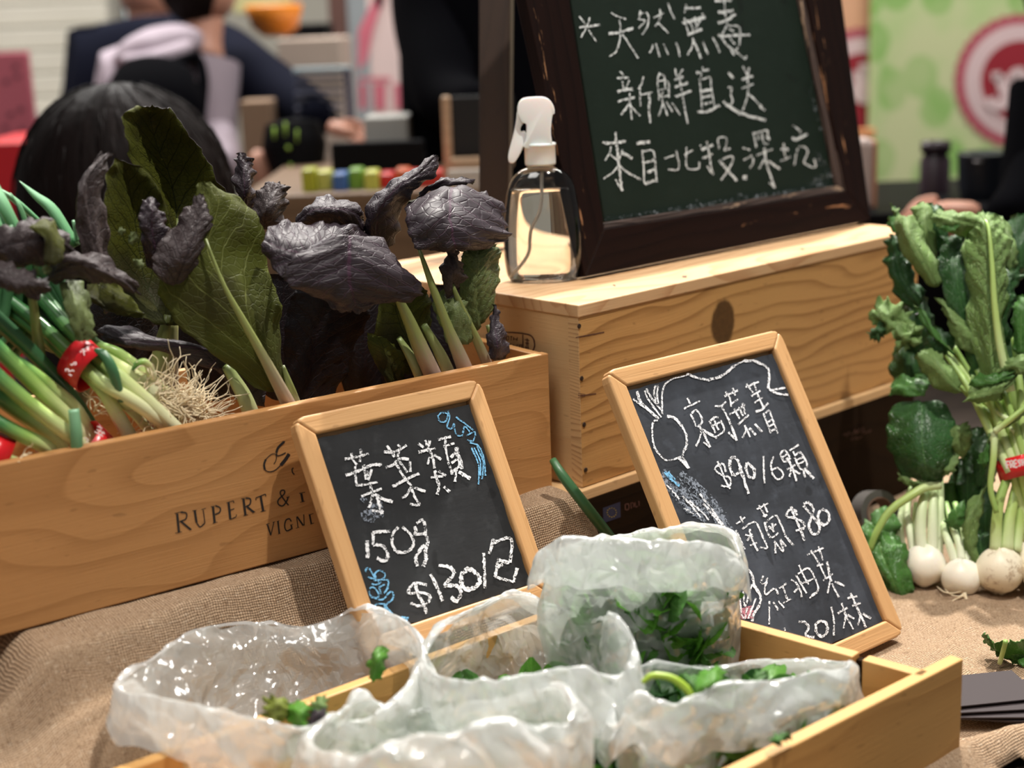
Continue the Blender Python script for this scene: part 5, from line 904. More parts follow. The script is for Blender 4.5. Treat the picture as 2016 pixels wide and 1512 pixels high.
leaf('leaf', R_('1868,1020,.0 1878,1000,-.004 1900,985,.0/1860,1030,-.01 1885,1015,-.016 1905,1010,-.006/1880,1045,-.008 1895,1035,-.012 1902,1020,-.006'), t1, TG, PT, nu=16, nv=11, puck=.0012, seed=82)
leaf('leaf', R_('1945,950,-.012 1930,970,-.014 1915,975,-.008/1935,1000,-.014 1910,1020,-.022 1893,1030,-.012/1925,1060,-.012 1905,1075,-.016 1898,1060,-.010/1930,1105,-.008 1920,1110,-.010 1908,1100,-.006'), t1, [GUND, GTOP], PT, nu=26, nv=13, puck=.0014, seed=83)
leaf('leaf', R_('1912,1115,-.002 1935,1095,-.004 1958,1070,.0/1905,1080,.0 1930,1065,-.008 1955,1050,.0/1912,1055,.004 1930,1050,.0 1945,1050,.004'), t1, TD, PT, nu=14, nv=9, seed=84)
tst([(1958, 850, -.03), (1956, 900, -.032), (1950, 960, -.03), (1962, 1010, -.028)], (.0036, .0034, .003, .0026), t2)
leaf('leaf', R_('1952,850,-.026 1945,870,-.028 1950,890,-.026/1940,880,-.028 1938,900,-.03 1945,915,-.028/1922,905,-.024 1930,915,-.026 1938,922,-.024'), t2, [GTOP, GUND], PT, nu=14, nv=9, seed=85)
# loose leaf on the burlap, front right
def groundleaf(name, rows, mats, label, cat, parent=None, **k):
    rr = [[tuple([x, y, (onz(x, y, z)-EYE)@Fw]) for x, y, z in row] for row in rows]
    o = leaf(name, rr, parent, mats, None, **k); return tag(o, label, cat) if label else o
ll = thing('fallen_leaf', onz(1985, 1300, .001), 'loose bright green turnip leaf lying alone on the burlap at the right', 'leaf')
groundleaf('blade', R_('1990,1300,.006 1965,1290,.006 1955,1262,.03/2010,1312,.006 1995,1290,.012 1985,1262,.034/2040,1320,.006 2030,1290,.010 2020,1258,.03'), TG, None, None, ll, puck=.0012, seed=86, nu=20, nv=13)
groundleaf('blade', R_('1982,1300,.005 1965,1280,.012 1950,1265,.02/1960,1285,.008 1950,1268,.022 1945,1250,.034/1940,1262,.016 1936,1255,.022 1934,1246,.028'), [GTOP, GTOP], None, None, ll, puck=.0012, seed=87, nu=16, nv=11)
tube('midrib', [onz(1968, 1306, .008), onz(1974, 1285, .02), onz(1980, 1262, .034)], .0022, STALKG, ll, n=10)
# ================================================================== SPRAY BOTTLE
bc = onz(1071, 551, .3182); sb = (bc-EYE)@Fw/FPX
bot = thing('spray_bottle', bc, 'clear spray bottle of water with a milky white trigger head, beside the big chalkboard', 'spray bottle')
yb = lambda y: (559-y)*sb*1.012; BW = 1.05
prof = [(.001, .0), (56*sb, 0), (63*sb, yb(556)), (69*sb, yb(545)), (72.5*sb, yb(520)), (73*sb, yb(490)), (71.5*sb, yb(450)), (68*sb, yb(415)), (62*sb, yb(380)), (53*sb, yb(360)), (40*sb, yb(347)), (28*sb, yb(341)), (24*sb, yb(338)), (24*sb, yb(325))]
k = len(prof); pr = cr(prof, 46); pr[:, 0] = np.maximum(pr[:, 0], .0008); pr[:, 1] = np.maximum(pr[:, 1], 0)
lathe('bottle_body', pr, bc, CLEAR, bot, 56, BW, .62)
wl = yb(381); pw = [(r-.0012, z) for r, z in pr if z < wl and r > .002]; pw = [(.0006, .0035)]+[(r, max(z, .0035)) for r, z in pw[3:]]+[(pr[np.argmin(abs(pr[:, 1]-wl))][0]-.0012, wl), (.0006, wl)]
lathe('water', pw, bc, WATER, bot, 56, BW, .60)
PBt = Plane(bc, (1, 0, 0), Z)
lathe('collar', [(.0008, 0), (29.5*sb, 0), (30*sb, .002), (30*sb, 36*sb), (31*sb, 37*sb), (31*sb, 41*sb), (29*sb, 42*sb), (.0008, 42*sb)], bc+Z*yb(336), MILKY, bot, 48, 1, 1)
off = lambda pts: [(960+x/3.782, 180+y/3.782) for x, y in pts]
def sprism(name, pts, hw, mat, bev=.003, n=40):
    o = prism_px(name, off(pts), PBt, 2*hw, mat, bot, off=hw, bev=bev, n=n); 
    for p in o.data.polygons: p.use_smooth = True
    return o
sprism('spray_head', [(222, 150), (232, 95), (262, 60), (320, 48), (420, 46), (468, 72), (494, 115), (499, 165), (486, 172), (478, 215), (470, 300), (466, 420), (270, 420), (286, 360), (290, 250), (262, 235), (240, 200)], .0115, MILKY)
sprism('trigger', [(222, 150), (212, 230), (192, 330), (160, 450), (153, 505), (165, 533), (200, 530), (240, 470), (275, 395), (290, 330), (275, 300), (250, 305), (246, 270), (272, 222), (258, 170)], .0075, MILKY, .0025)
tube('dip_tube', [PBt.pt(960+x/3.782, 180+y/3.782) for x, y in ((404, 600), (403, 700), (402, 790), (385, 900), (335, 1010), (322, 1090), (318, 1180), (280, 1260), (190, 1372))], .0016, MILKT, bot, n=30)
# ================================================================== CLEAR TAPE ROLL BEHIND THE TURNIPS
tc_ = PT.pt(1722, 1010, -.035); tr_ = thing('tape_roll', tc_-Z*.03, 'roll of clear packing tape standing behind the taller slate and the turnip leaves', 'tape roll')
axr = np.array([.35, -.8, .25]); axr /= np.linalg.norm(axr)
def annulus(name, c, ax, r0, r1, w, mat, par):
    e1 = np.cross(ax, Z); e1 /= np.linalg.norm(e1); e2 = np.cross(ax, e1); n = 48; V = []
    for r, s in ((r0, -.5), (r1, -.5), (r1, .5), (r0, .5)):
        for k in range(n): a = 2*PI*k/n; V.append(c+ax*s*w+e1*math.cos(a)*r+e2*math.sin(a)*r)
    return mk(name, V, [(q*n+k, q*n+(k+1) % n, ((q+1) % 4)*n+(k+1) % n, ((q+1) % 4)*n+k) for q in range(4) for k in range(n)], mat, par, None, False)
annulus('tape', tc_, axr, .017, .024, .02, plain('tape_layers', (.09, .085, .08), .15, .1), tr_)
annulus('core', tc_, axr, .0155, .0168, .021, plain('card_core', (.16, .09, .06), .8), tr_)
# ================================================================== CARDS
CARD = plain('dark_card', (.028, .018, .020), .75, .06)
for k, (cx, cy, zz, an) in enumerate(((1900, 1358, .020, 8), (1925, 1372, .017, 2), (1942, 1385, .014, -4), (1958, 1392, .011, -10), (1972, 1396, .008, -16), (1985, 1398, .005, -22))):
    c = onz(cx+25, cy, zz); dx = azv(an); dy = np.array([-dx[1], dx[0], 0]); o = board('business_card', c-dx*.043-dy*.027, dx, dy, Z, .086, .054, .0011, CARD, None, 0)
    tag(o, ['dark brown card on top of the fanned stack, lying most level', 'dark brown card second from the top of the fanned stack', 'dark brown card third from the top of the fanned stack', 'dark brown card fourth from the top of the fanned stack', 'dark brown card fifth from the top of the fanned stack', 'dark brown card at the bottom of the fanned stack'][k], 'card', 'fanned dark brown cards on the burlap')
    o['group'] = 'fanned dark brown cards on the burlap'
e = board('card_holder', onz(1925, 1395, .0005)-azv(-6)*.035, azv(-6), np.array([.1, 1, 0]), Z, .06, .038, .0035, CARD, None, 0); tag(e, 'low dark block under the fanned brown cards', 'block')
# ================================================================== PLASTIC BAGS
def crump(P, amp, sc, seed, n=9):
    r = np.random.default_rng(seed); d = np.zeros(P.shape[:-1]); W = P+.010*np.sin(P[..., [1, 2, 0]]*70+seed)
    for k in range(n):
        q = r.normal(size=3); q /= np.linalg.norm(q); f = sc*(1.45**(k*.5)); ph = (W@q)*f+r.uniform(0, 9)
        w_ = np.abs((ph % 2)-1); d += (w_*2-1)*amp*.8/(1.18**k)
    return d
def film_surf(name, loops, mat, parent, nu=150, nv=44, amp=.0035, sc=26, seed=0, closed=True, edge=0.):
    G = np.array([cr(L_, nu, closed) for L_ in loops]); G = np.stack([cr(G[:, j], nv) for j in range(nu)], 1)      # nv x nu x 3
    du = (np.roll(G, -1, 1)-np.roll(G, 1, 1)) if closed else np.gradient(G, axis=1); dv = np.gradient(G, axis=0); N = np.cross(du, dv); N /= np.linalg.norm(N, axis=2)[..., None]+1e-12
    G2 = G+N*crump(G, amp, sc, seed)[..., None]
    if edge:        # ragged lower edge
        r = np.random.default_rng(seed+5); u = np.arange(nu)/nu*2*PI; e = sum(np.sin(u*k+r.uniform(0, 6))*edge/(k**.5) for k in (3, 5, 8, 13, 21)); G2[..., 2] += (np.arange(nv)/(nv-1))[:, None]**2*e[None]
    F = []; m = nu if closed else nu-1
    for i in range(nv-1):
        for j in range(m): a = i*nu+j; b = i*nu+(j+1) % nu; F.append((a, b, b+nu, a+nu))
    o = mk(name, G2.reshape(-1, 3), F, mat, parent, None, True); return o, G
def bag(label, rim, cuff, floor_z, shrink, seed, group='open plastic bags in the front tray', amp=.0035, bulge=1.03, bottom=None, cuffmat=None, inward=False, nu=280, sc=24, flare=.007):
    rim = np.array([at(*p) for p in rim]); c = rim.mean(0); base = bottom if bottom is not None else c.copy(); base = np.array(base, float); base[2] = floor_z
    t = thing('plastic_bag', base, label, 'plastic bag', group)
    def loop(f, s, dz=None):
        L_ = []
        for p in rim:
            q = base+(p-c)*s; q[2] = p[2]*(1-f)+floor_z*f; L_.append(q*np.array([1, 1, 1])+np.array([(c-base)[0]*(1-f), (c-base)[1]*(1-f), 0])); 
        return np.array(L_)
    loops = [rim, loop(.12, bulge*.99), loop(.35, bulge), loop(.62, bulge*.97*(1-(1-shrink)*.3)), loop(.86, shrink*.96), loop(1., shrink*.7), loop(1., .05)]
    body, G = film_surf('film_body', loops, FILM, t, nu, 80, amp, sc, seed)
    if cuff is not None:
        L0 = rim; out = (rim-c); out[:, 2] = 0; out /= np.linalg.norm(out, axis=1)[:, None]; sg = -1 if inward else 1
        cf = np.array(cuff)[:, None] if np.ndim(cuff) else np.full((len(rim), 1), cuff)
        L1 = rim+sg*out*.003+Z*.0015; L2 = rim+sg*out*flare-Z*cf*.45; L3 = rim+sg*out*(flare*1.1)-Z*cf
        film_surf('folded_cuff', [L0, L1, L2, L3], cuffmat or CUFF, t, nu, 34, amp*.8, sc*1.2, seed+3, edge=.0035)
    return t
bag('leftmost plastic bag of the tray, wide open mouth with few salad leaves inside', [(234, 1354, 1.055), (318, 1288, 1.11), (400, 1238, 1.16), (520, 1230, 1.19), (610, 1236, 1.19), (700, 1206, 1.18), (790, 1222, 1.15), (828, 1300, 1.10), (760, 1400, 1.05), (640, 1425, 1.025), (560, 1428, 1.01), (440, 1400, 1.01), (320, 1378, 1.03)],
    [.034, .030, .026, .022, .022, .024, .03, .034, .036, .040, .040, .040, .038], .016, .80, 11, bottom=(-.125, .985, .016), bulge=.93, amp=.0026, flare=.008)
bag('plastic bag in the middle of the tray with a peaked mouth before the smaller slate', [(838, 1296, 1.10), (890, 1222, 1.15), (960, 1188, 1.18), (1020, 1170, 1.20), (1090, 1192, 1.20), (1150, 1226, 1.17), (1180, 1226, 1.14), (1206, 1212, 1.09), (1244, 1275, 1.07), (1225, 1330, 1.05), (1110, 1318, 1.04), (980, 1345, 1.03), (880, 1334, 1.05)],
    [.02, .012, .012, .012, .02, .034, .04, .055, .055, .05, .042, .036, .03], .016, .78, 23, bottom=(.0, 1.045, .016), amp=.0030, flare=.010)
bag('plastic bag nearest the viewer, a crumpled milky mass in the tray', [(612, 1472, .985), (660, 1412, 1.02), (720, 1380, 1.05), (790, 1400, 1.06), (880, 1395, 1.06), (980, 1378, 1.05), (1060, 1362, 1.03), (1108, 1362, .99), (1122, 1420, .965), (1060, 1424, .945), (960, 1432, .935), (830, 1452, .93), (720, 1490, .94)],
    [.02, .02, .02, .02, .02, .02, .03, .03, .04, .034, .03, .03, .03], .016, .8, 37, bottom=(-.045, .93, .016), amp=.0036, flare=.012)
bag('plastic bag at the right of the tray with its rim rolled down over green shoots', [(1212, 1420, 1.03), (1232, 1330, 1.07), (1290, 1308, 1.11), (1400, 1312, 1.13), (1500, 1303, 1.14), (1570, 1302, 1.13), (1640, 1304, 1.12), (1668, 1316, 1.095), (1610, 1328, 1.065), (1510, 1342, 1.045), (1400, 1360, 1.025), (1330, 1395, 1.01), (1262, 1372, 1.02)],
    [.03, .02, .015, .012, .012, .014, .02, .030, .036, .040, .040, .036, .036], .016, .82, 51, bottom=(.155, 1.0, .016), amp=.0032, flare=.012)
bag('tallest plastic bag, stuffed with greens, standing between the two slates', [(1066, 1095, 1.155), (1110, 1068, 1.14), (1190, 1066, 1.135), (1280, 1070, 1.135), (1370, 1070, 1.14), (1425, 1078, 1.155), (1452, 1095, 1.18), (1430, 1055, 1.205), (1370, 1036, 1.225), (1300, 1044, 1.225), (1210, 1062, 1.215), (1120, 1078, 1.195)],
    [.028, .032, .032, .034, .036, .036, .034, .012, .01, .01, .012, .02], .016, 1.05, 67, bottom=(.105, 1.125, .016), amp=.0024, bulge=1.02, flare=.010)
# ---- contents
def salad(parent_name, c, rx, ry, z0, z1, n, mats, label, seed, size=.018):
    r = np.random.default_rng(seed); Vs, Fs, MI, UV = [], [], [], []; k = 0
    for _ in range(n):
        a = r.uniform(0, 2*PI); q = r.uniform()**.5; p = np.array([c[0]+rx*q*math.cos(a), c[1]+ry*q*math.sin(a), r.uniform(z0, z1)])
        d1 = r.normal(size=3)+Z*.4; d1 /= np.linalg.norm(d1); d2 = np.cross(d1, r.normal(size=3)); d2 /= np.linalg.norm(d2); nn = np.cross(d1, d2); s = size*r.uniform(.5, 1.2); m = r.integers(len(mats))
        for i in range(6):
            u = i/5
            for j in range(5):
                v = j/2-1; wd = math.sin(PI*min(1, u*.93+.05))**.7*.55
                Vs.append(p+d1*s*(u-.5)*1.7+d2*s*v*wd+nn*s*(.35*(v*v)*wd-.5*(u-.5)**2+.06*math.sin(9*u+5*v))); UV.append((u, (v+1)/2))
        for i in range(5):
            for j in range(4): b = k+i*5+j; Fs.append((b, b+1, b+6, b+5)); MI.append(m)
        k += 30
    o = mk(parent_name, Vs, Fs, None, None, None, True, mats=mats, mi=MI, uv=UV); return tag(o, label, 'greens', kind='stuff')
SM = [GSAL, GTOP, GDARK]
salad('salad_greens', (.100, 1.122), .060, .041, .025, .142, 1100, [GSAL, GSAL, GSAL, GTOP], 'packed dark green leaves filling the tall bag at the back', 1, .023)
salad('salad_greens', (.150, 1.0), .076, .050, .015, .090, 620, SM, 'green shoots filling the bag at the right of the tray', 2)
salad('salad_greens', (.0, 1.045), .06, .045, .015, .078, 400, [GSAL, GTOP], 'green leaves low in the middle bag of the tray', 3)
salad('salad_greens', (-.045, .93), .075, .038, .015, .078, 380, [GSAL, GTOP], 'green leaves low in the nearest milky bag', 4)
salad('salad_greens', (-.125, .985), .05, .04, .018, .07, 160, [GSALY, GSAL], 'sparse pale green leaves low in the left bag', 5)
salad('salad_greens', (.055, .955), .035, .03, .015, .06, 220, [GTOP, GSAL, GDARK], 'green leaves lying in the tray between the nearest bag and the right bag', 6)
def one(label, rows, mats, seed, cat='leaf', name='salad_leaf', **k):
    o = leaf(name, R_(rows), None, mats, None, nu=16, nv=11, puck=.0008, seed=seed, **k); return tag(o, label, cat, 'single salad leaves showing at the bag mouths')
one('bright green leaf tip upright inside the left bag, near the smaller slate', '728,1345,1.09 740,1340,1.085 750,1335,1.09/726,1305,1.09 740,1300,1.08 762,1300,1.09/738,1278,1.095 748,1271,1.09 764,1278,1.095', [GSAL, GSAL], 1)
one('olive yellow frilled leaf in the mouth of the left bag', '520,1412,1.03 535,1420,1.025 560,1425,1.03/518,1390,1.035 545,1392,1.02 575,1400,1.03/528,1368,1.04 545,1372,1.03 562,1380,1.035', [GSALY, GSALY], 2, ruf=.003)
one('plain bright green leaf in the mouth of the left bag', '575,1435,1.02 588,1432,1.015 604,1428,1.02/562,1400,1.03 590,1400,1.015 610,1402,1.025/568,1385,1.04 592,1380,1.03 622,1400,1.03', [GSAL, GSAL], 3)
one('pale green leaf with cream rib at the right of the left bag mouth', '610,1405,1.04 625,1410,1.035 645,1410,1.04/612,1385,1.045 630,1388,1.035 645,1385,1.045/625,1372,1.05 635,1368,1.045 642,1370,1.05', [GUND, GSALY], 4)
one('dark red brown salad leaf at the right of the left bag mouth', '600,1440,1.025 615,1438,1.02 640,1430,1.025/604,1410,1.03 622,1408,1.02 645,1405,1.03/612,1400,1.035 625,1398,1.03 638,1398,1.035', [PURP, PURPL], 5)
one('large glossy green leaf rising from the right bag', '1350,1372,1.04 1362,1378,1.03 1375,1375,1.04/1358,1345,1.045 1390,1350,1.02 1415,1358,1.035/1382,1322,1.05 1405,1325,1.03 1428,1330,1.04/1412,1312,1.055 1420,1314,1.045 1424,1320,1.05', [GSAL, GTOP], 6)
one('smaller green leaf folded beneath the glossy one at the right bag', '1358,1378,1.03 1370,1382,1.025 1385,1378,1.03/1342,1332,1.045 1365,1345,1.03 1380,1355,1.04/1348,1330,1.05 1360,1328,1.045 1380,1330,1.05', [GTOP, GTOP], 7)
one('dark green leaf tip at the far rim of the right bag', '1475,1342,1.06 1490,1342,1.055 1515,1335,1.06/1485,1328,1.065 1500,1325,1.06 1512,1328,1.065/1495,1322,1.07 1502,1320,1.068 1508,1322,1.07', [GTOP, GTOP], 8)
one('green leaf tip peeping over the rim of the middle bag', '985,1345,1.04 1000,1346,1.035 1030,1338,1.04/988,1336,1.045 1005,1332,1.04 1025,1330,1.045', [GTOP, GTOP], 9)
st = tube('shoot_stem', [at(*p) for p in ((1264, 1344, 1.03), (1285, 1330, 1.03), (1320, 1334, 1.03), (1345, 1350, 1.03), (1368, 1374, 1.03))], (.0016, .0024, .0026, .003, .003), grad('shoot', [(0, (.35, .5, .05)), (1, (.3, .45, .04))]), None, n=20); tag(st, 'curved yellow green stem arching out of the right bag', 'stem')
one('green leaf at the near edge of the tray below the right bag, left', '1530,1470,1.0 1520,1462,.99 1510,1455,1.0/1560,1450,1.01 1555,1446,1.0 1548,1440,1.01', [GTOP, GTOP], 10)
# ================================================================== BACKGROUND
def shade(name, c, rough=.8, **k): return plain(name, c, rough, .06, 12, **k)
FY = {}
def far(name, x0, y0, x1, y1, t, dep, mat, label=None, cat=None, parent=None, bev=.004, group=None, base=None):
    """upright box whose near face spans these pixels at depth t"""
    A = at(x0, y0, t); B = at(x1, y0, t); D = at(x0, y1, t); w = (B-A)[0]
    if base is not None: D[2] = base
    hgt = A[2]-D[2]
    o = np.array([A[0], A[1], D[2]]); FY[name] = A[1]; b = board(name, o, (1, 0, 0), Z, (0, 1, 0), w, hgt, dep, mat, parent, bev)
    if label: tag(b, label, cat, group)
    return b
cream = shade('cream_shutter', (.50, .47, .40)); grey = shade('grey_panel', (.22, .24, .25)); 
sh = thing('shutter_wall', (-1.9, 5.2, -.75), 'pale cream slatted shutter wall far behind at the left', 'shutter')
for k in range(16): far('slat', -700, -330+k*46, 210, -330+k*46+40, 4.95, .03, cream, parent=sh)
far('rail', -700, 250, 215, 290, 4.9, .06, shade('rail_grey', (.30, .28, .25)), parent=sh)
far('post', 196, -400, 216, 900, 4.85, .06, shade('brown_post', (.05, .04, .04)), parent=sh)
far('pale_panel', 214, -300, 262, 60, 4.6, .03, shade('pale_blue', (.55, .68, .70)), 'pale bluish panel beside the shutter wall', 'panel', base=-.758)
far('grey_cabinet', 640, -400, 730, 330, 4.6, .4, grey, 'tall blue grey cabinet behind the counter', 'cabinet', base=-.758)
far('brown_post', 620, -400, 655, 200, 4.3, .06, shade('post_brown', (.10, .045, .035)), 'dark reddish brown post behind the counter', 'post', base=-.758)
sg_ = far('pink_sign', -40, 105, 54, 282, 3.6, .02, shade('pink_sign_mat', (.52, .13, .17)), 'faded red notice board at the far left', 'sign', base=-.758)
mb = MB()
for x, y in ((12, 160), (34, 150), (20, 225), (40, 215), (30, 130), (10, 250), (44, 255)):
    q_ = Plane((0, FY['pink_sign']-.003, 0), (1, 0, 0), Z); P = [q_.pt(x-5, y-4), q_.pt(x+6, y-3), q_.pt(x+5, y+5), q_.pt(x-4, y+6)]; mb.add(P, [(0, 1, 2, 3)])
mb.build('print', shade('sign_print', (.16, .05, .07)), sg_, False)
far('red_bin', -60, 284, 62, 420, 2.9, .3, shade('red_plastic', (.62, .012, .02), .4), 'tall bright red plastic bin at the far left', 'bin', base=-.758)
# pink-white hanging banner
bn = far('hanging_banner', 705, -300, 838, 262, 3.9, .01, shade('banner_white', (.78, .62, .60)), 'white and pink hanging banner behind the market stall', 'banner')
mb = MB()
for P in ([(705, 60), (745, -20), (760, -20), (735, 60), (722, 120), (705, 140)], [(738, -10), (758, -10), (752, 16), (740, 14)], [(706, 152), (770, 152), (770, 160), (706, 160)], [(706, 165), (722, 165), (722, 215), (708, 215)], [(735, 165), (760, 165), (758, 218), (738, 214)], [(775, 165), (798, 165), (796, 215), (778, 215)]):
    mb.add([Plane((0, FY['hanging_banner']-.004, 0), (1, 0, 0), Z).pt(x, y) for x, y in P], [tuple(range(len(P)))])
mb.build('print', shade('banner_red', (.62, .16, .22)), bn, False)
CZ = at(700, 388, 2.44)[2]
far('counter', 470, 388, 950, 900, 2.44, .62, wood('counter_wood', (.20, .12, .065), (.13, .075, .04), freq=20), 'wooden counter of the stall behind, with small packages on it', 'counter', base=-.758)
ct = thing('dark_tray', at(740, 340, 2.7), 'long black tray across the counter behind', 'tray'); BL = shade('black_mat', (.008, .008, .009), .5)
far('tray_front', 650, 282, 835, 342, 2.66, .02, BL, parent=ct, base=CZ); far('tray_floor', 650, 330, 835, 342, 2.68, .25, BL, parent=ct, base=CZ)
far('light_box', 715, 232, 802, 284, 2.80, .12, shade('light_grey_card', (.42, .41, .38)), 'light grey carton on the black tray behind', 'carton', base=CZ+.02)
far('beige_carton', 545, 78, 668, 128, 3.7, .3, shade('beige_card', (.50, .40, .33)), 'long beige carton stacked tall behind the navy arm', 'carton', base=-.758)
sc_ = thing('laptop_crate', at(640, 240, 3.2), 'blue grey slatted crate behind the reaching hand', 'crate'); bgm = shade('blue_grey', (.13, .14, .20))
far('frame_side', 675, 134, 690, 262, 3.2, .02, bgm, parent=sc_); far('frame_top', 575, 134, 690, 146, 3.2, .02, shade('pale_blue_grey', (.4, .5, .54)), parent=sc_)
for k in range(7): far('slat', 580, 150+k*15, 676, 158+k*15, 3.21, .015, shade('slate_grey_mat', (.05, .052, .07)) if k % 2 else bgm, parent=sc_)
bo = thing('orange_bowl', at(545, 75, 3.9), 'orange bowl shaped container on the shelf behind', 'bowl')
ctr = at(543, 72, 3.9); lathe('bowl', [(.03, 0), (.045, .01), (.068, .05), (.075, .075), (.072, .08), (.06, .02), (.001, .015)], ctr, shade('orange', (.75, .24, .02), .4), bo, 32)
far('yellow_label', 455, -40, 570, 28, 4.2, .03, shade('pale_yellow', (.62, .58, .28)), 'pale yellow label board at the top of the shelf behind', 'label')
far('dark_shelf', 560, 48, 640, 78, 4.1, .2, BL, 'small black box beside the orange bowl', 'box')
cols = [((.40, .42, .03), 'yellow green'), ((.55, .55, .12), 'pale yellow'), ((.05, .14, .38), 'blue'), ((.18, .36, .04), 'leaf green'), ((.58, .60, .10), 'lemon'), ((.60, .02, .02), 'red'), ((.62, .12, .03), 'orange red'), ((.50, .26, .05), 'amber')]
for k, (c_, nm) in enumerate(cols):
    x = 592+k*31; far('snack_package', x, 334+(k % 3)*4, x+28, 392, 2.47+.015*(k % 2), .05, shade('pkg_'+nm.replace(' ', '_'), c_, .4), nm+' package in the row on the counter behind', 'package', group='small packages on the counter behind', base=CZ)
gb = thing('green_label_bundle', at(560, 300, 3.0), 'black sack with bright lime print held by the reaching person', 'sack')
tube('sack', [at(575, 245, 3.0), at(580, 290, 3.0), at(588, 350, 3.0)], (.055, .066, .05), BL, gb, n=12, seg=16)
for (x, y, w_, h_) in ((540, 262, 16, 22), (562, 255, 14, 26), (585, 268, 12, 24), (568, 292, 24, 6), (572, 330, 18, 14)):
    tube('lime_print', [at(x, y-h_/2, 2.935), at(x, y+h_/2, 2.935)], w_*.5*2.9/FPX, shade('lime%d' % x, (.32, .50, .07)), gb, seg=10, flat=.3)
far('brown_bag', 470, 200, 530, 300, 3.2, .1, shade('kraft', (.34, .22, .14)), 'brown paper bag behind the sack', 'paper bag', base=-.758)
# small wooden-framed blackboard standing behind
sb_ = thing('menu_board', at(910, 340, 2.5), 'small blackboard in a light wooden frame on the counter behind', 'menu board'); lw_ = wood('light_frame', (.56, .38, .24), (.45, .28, .16))
far('side_rail', 868, 190, 886, 352, 2.5, .02, lw_, parent=sb_, base=CZ); far('bottom_rail', 886, 312, 1010, 334, 2.5, .02, lw_, parent=sb_); far('panel', 886, 190, 1010, 312, 2.51, .01, shade('panel_black', (.012, .012, .012)), parent=sb_)
far('price_card', 880, 335, 960, 380, 2.45, .01, shade('price_card_white', (.62, .55, .48)), 'white card standing under the small blackboard', 'card', base=CZ)
far('red_package', 800, 338, 872, 392, 2.48, .05, shade('red_pack', (.55, .03, .02), .4), 'red package beside the small blackboard', 'package', base=CZ)
# ---- green patterned hoarding with the round seals
GRW = NT('green_hoarding'); _v = GRW.tc(); 
_a = GRW.nd('ShaderNodeTexVoronoi'); GRW.set(_a.inputs['Vector'], GRW.scale(_v, (9, 9, 7))); _a.inputs['Scale'].default_value = 1
_b = GRW.m_('SUBTRACT', 1, GRW.ramp(GRW.m_('ADD', _a.outputs[0], GRW.m_('MULTIPLY', GRW.noise(_v, 9, 2), .25)), .47, .54)); _n1 = GRW.ramp(GRW.noise(_v, 3.2, 3, .6), .42, .6)
GRW.col(GRW.mix(GRW.m_('MULTIPLY', _b, GRW.m_('ADD', .45, GRW.m_('MULTIPLY', _n1, .5))), GRW.mix(_n1, (.58, .62, .34), (.46, .60, .26)), (.24, .47, .11))); GRW.pr(Roughness=.6); GRW = GRW.m
PG = Plane(at(1860, 200, 3.6), (1, -.05, 0), Z)
hd = far('hoarding', 1728, -500, 2700, 1100, 3.6, .03, GRW, 'pale green hoarding printed with leaves and a round red seal', 'hoarding')
pil = far('pillar_hoarding', 1500, -500, 1731, 1100, 3.64, .03, shade('salmon', (.74, .40, .24)), 'salmon panel carrying the second red seal, left of the green hoarding', 'hoarding')
FY['pillar'] = FY['pillar_hoarding']
PINKR = shade('seal_rose', (.45, .10, .13)); SEALW = shade('seal_white', (.72, .55, .55)); SEALR = shade('seal_red', (.30, .012, .025))
FP = lambda n, o: Plane((0, FY[n]-.004-o, 0), (1, 0, 0), Z)
def disc(name, cx, cy, r, t, mat, par, teeth=0, xr=1., clip=None):
    n = teeth*4 if teeth else 64; P = []
    for k in range(n):
        a = 2*PI*k/n; q = r*(1+(.035 if teeth and k % 4 in (1, 2) else 0)); x, y = cx+q*xr*math.cos(a), cy+q*math.sin(a)
        if clip: x = min(x, clip)
        P.append(t.pt(x, y))
    return mk(name, P, [tuple(range(n))[::-1]], mat, par, None)
def seal(cx, cy, r, t, par, xr=1., clip=None):
    disc('seal_edge', cx, cy, r, FP(t, 0), PINKR, par, 36, xr, clip); disc('seal_ring', cx, cy, r*.86, FP(t, .002), SEALW, par, 0, xr, clip)
    disc('seal_ring_line', cx, cy, r*.74, FP(t, .003), shade('seal_line', (.62, .42, .43)), par, 0, xr, clip); disc('seal_ring', cx, cy, r*.71, FP(t, .004), SEALW, par, 0, xr, clip); disc('seal_centre', cx, cy, r*.62, FP(t, .005), SEALR, par, 0, xr, clip)
seal(2012, 160, 130, 'hoarding', hd); seal(1700, 182, 125, 'pillar', pil, .98, 1730)
mb = MB(); PGt = FP('hoarding', .008)
strokes(mb, 1520, 0, 4.065, '17|1760,615 1835,605;22|1830,610 1850,700 1880,770 1840,835 1765,830 1745,780;20|2045,745 1935,640 1945,590 1995,580 2005,625 1935,690 1930,745 1975,775 2040,700', 10, PGt, 0, 0.); mb.build('seal_letters', SEALW, hd, False)
mb = MB(); strokes(mb, 1520, 0, 4.065, '26|700,560 760,560 780,620 700,680 690,750 740,780 790,740;26|700,570 700,620 790,760', 10, FP('pillar', .008), 0, 0.); mb.build('seal_letters', SEALW, pil, False)
far('orange_strip', 1660, 255, 1724, 275, 3.62, .01, shade('orange_strip_mat', (.70, .30, .12)), parent=pil)
CZ2 = at(1770, 424, 2.45)[2]
pr_ = thing('paper_sack', at(1700, 410, 2.52)*np.array([1, 1, 0])+Z*CZ2, 'white paper sack with an orange edge behind the big chalkboard', 'paper bag')
far('sheet', 1640, 276, 1724, 420, 2.50, .05, shade('white_paper', (.60, .48, .44)), parent=pr_, bev=.01, base=CZ2); far('orange_edge', 1722, 278, 1729, 400, 2.50, .05, shade('orange_edge_mat', (.60, .28, .16)), parent=pr_, base=CZ2)
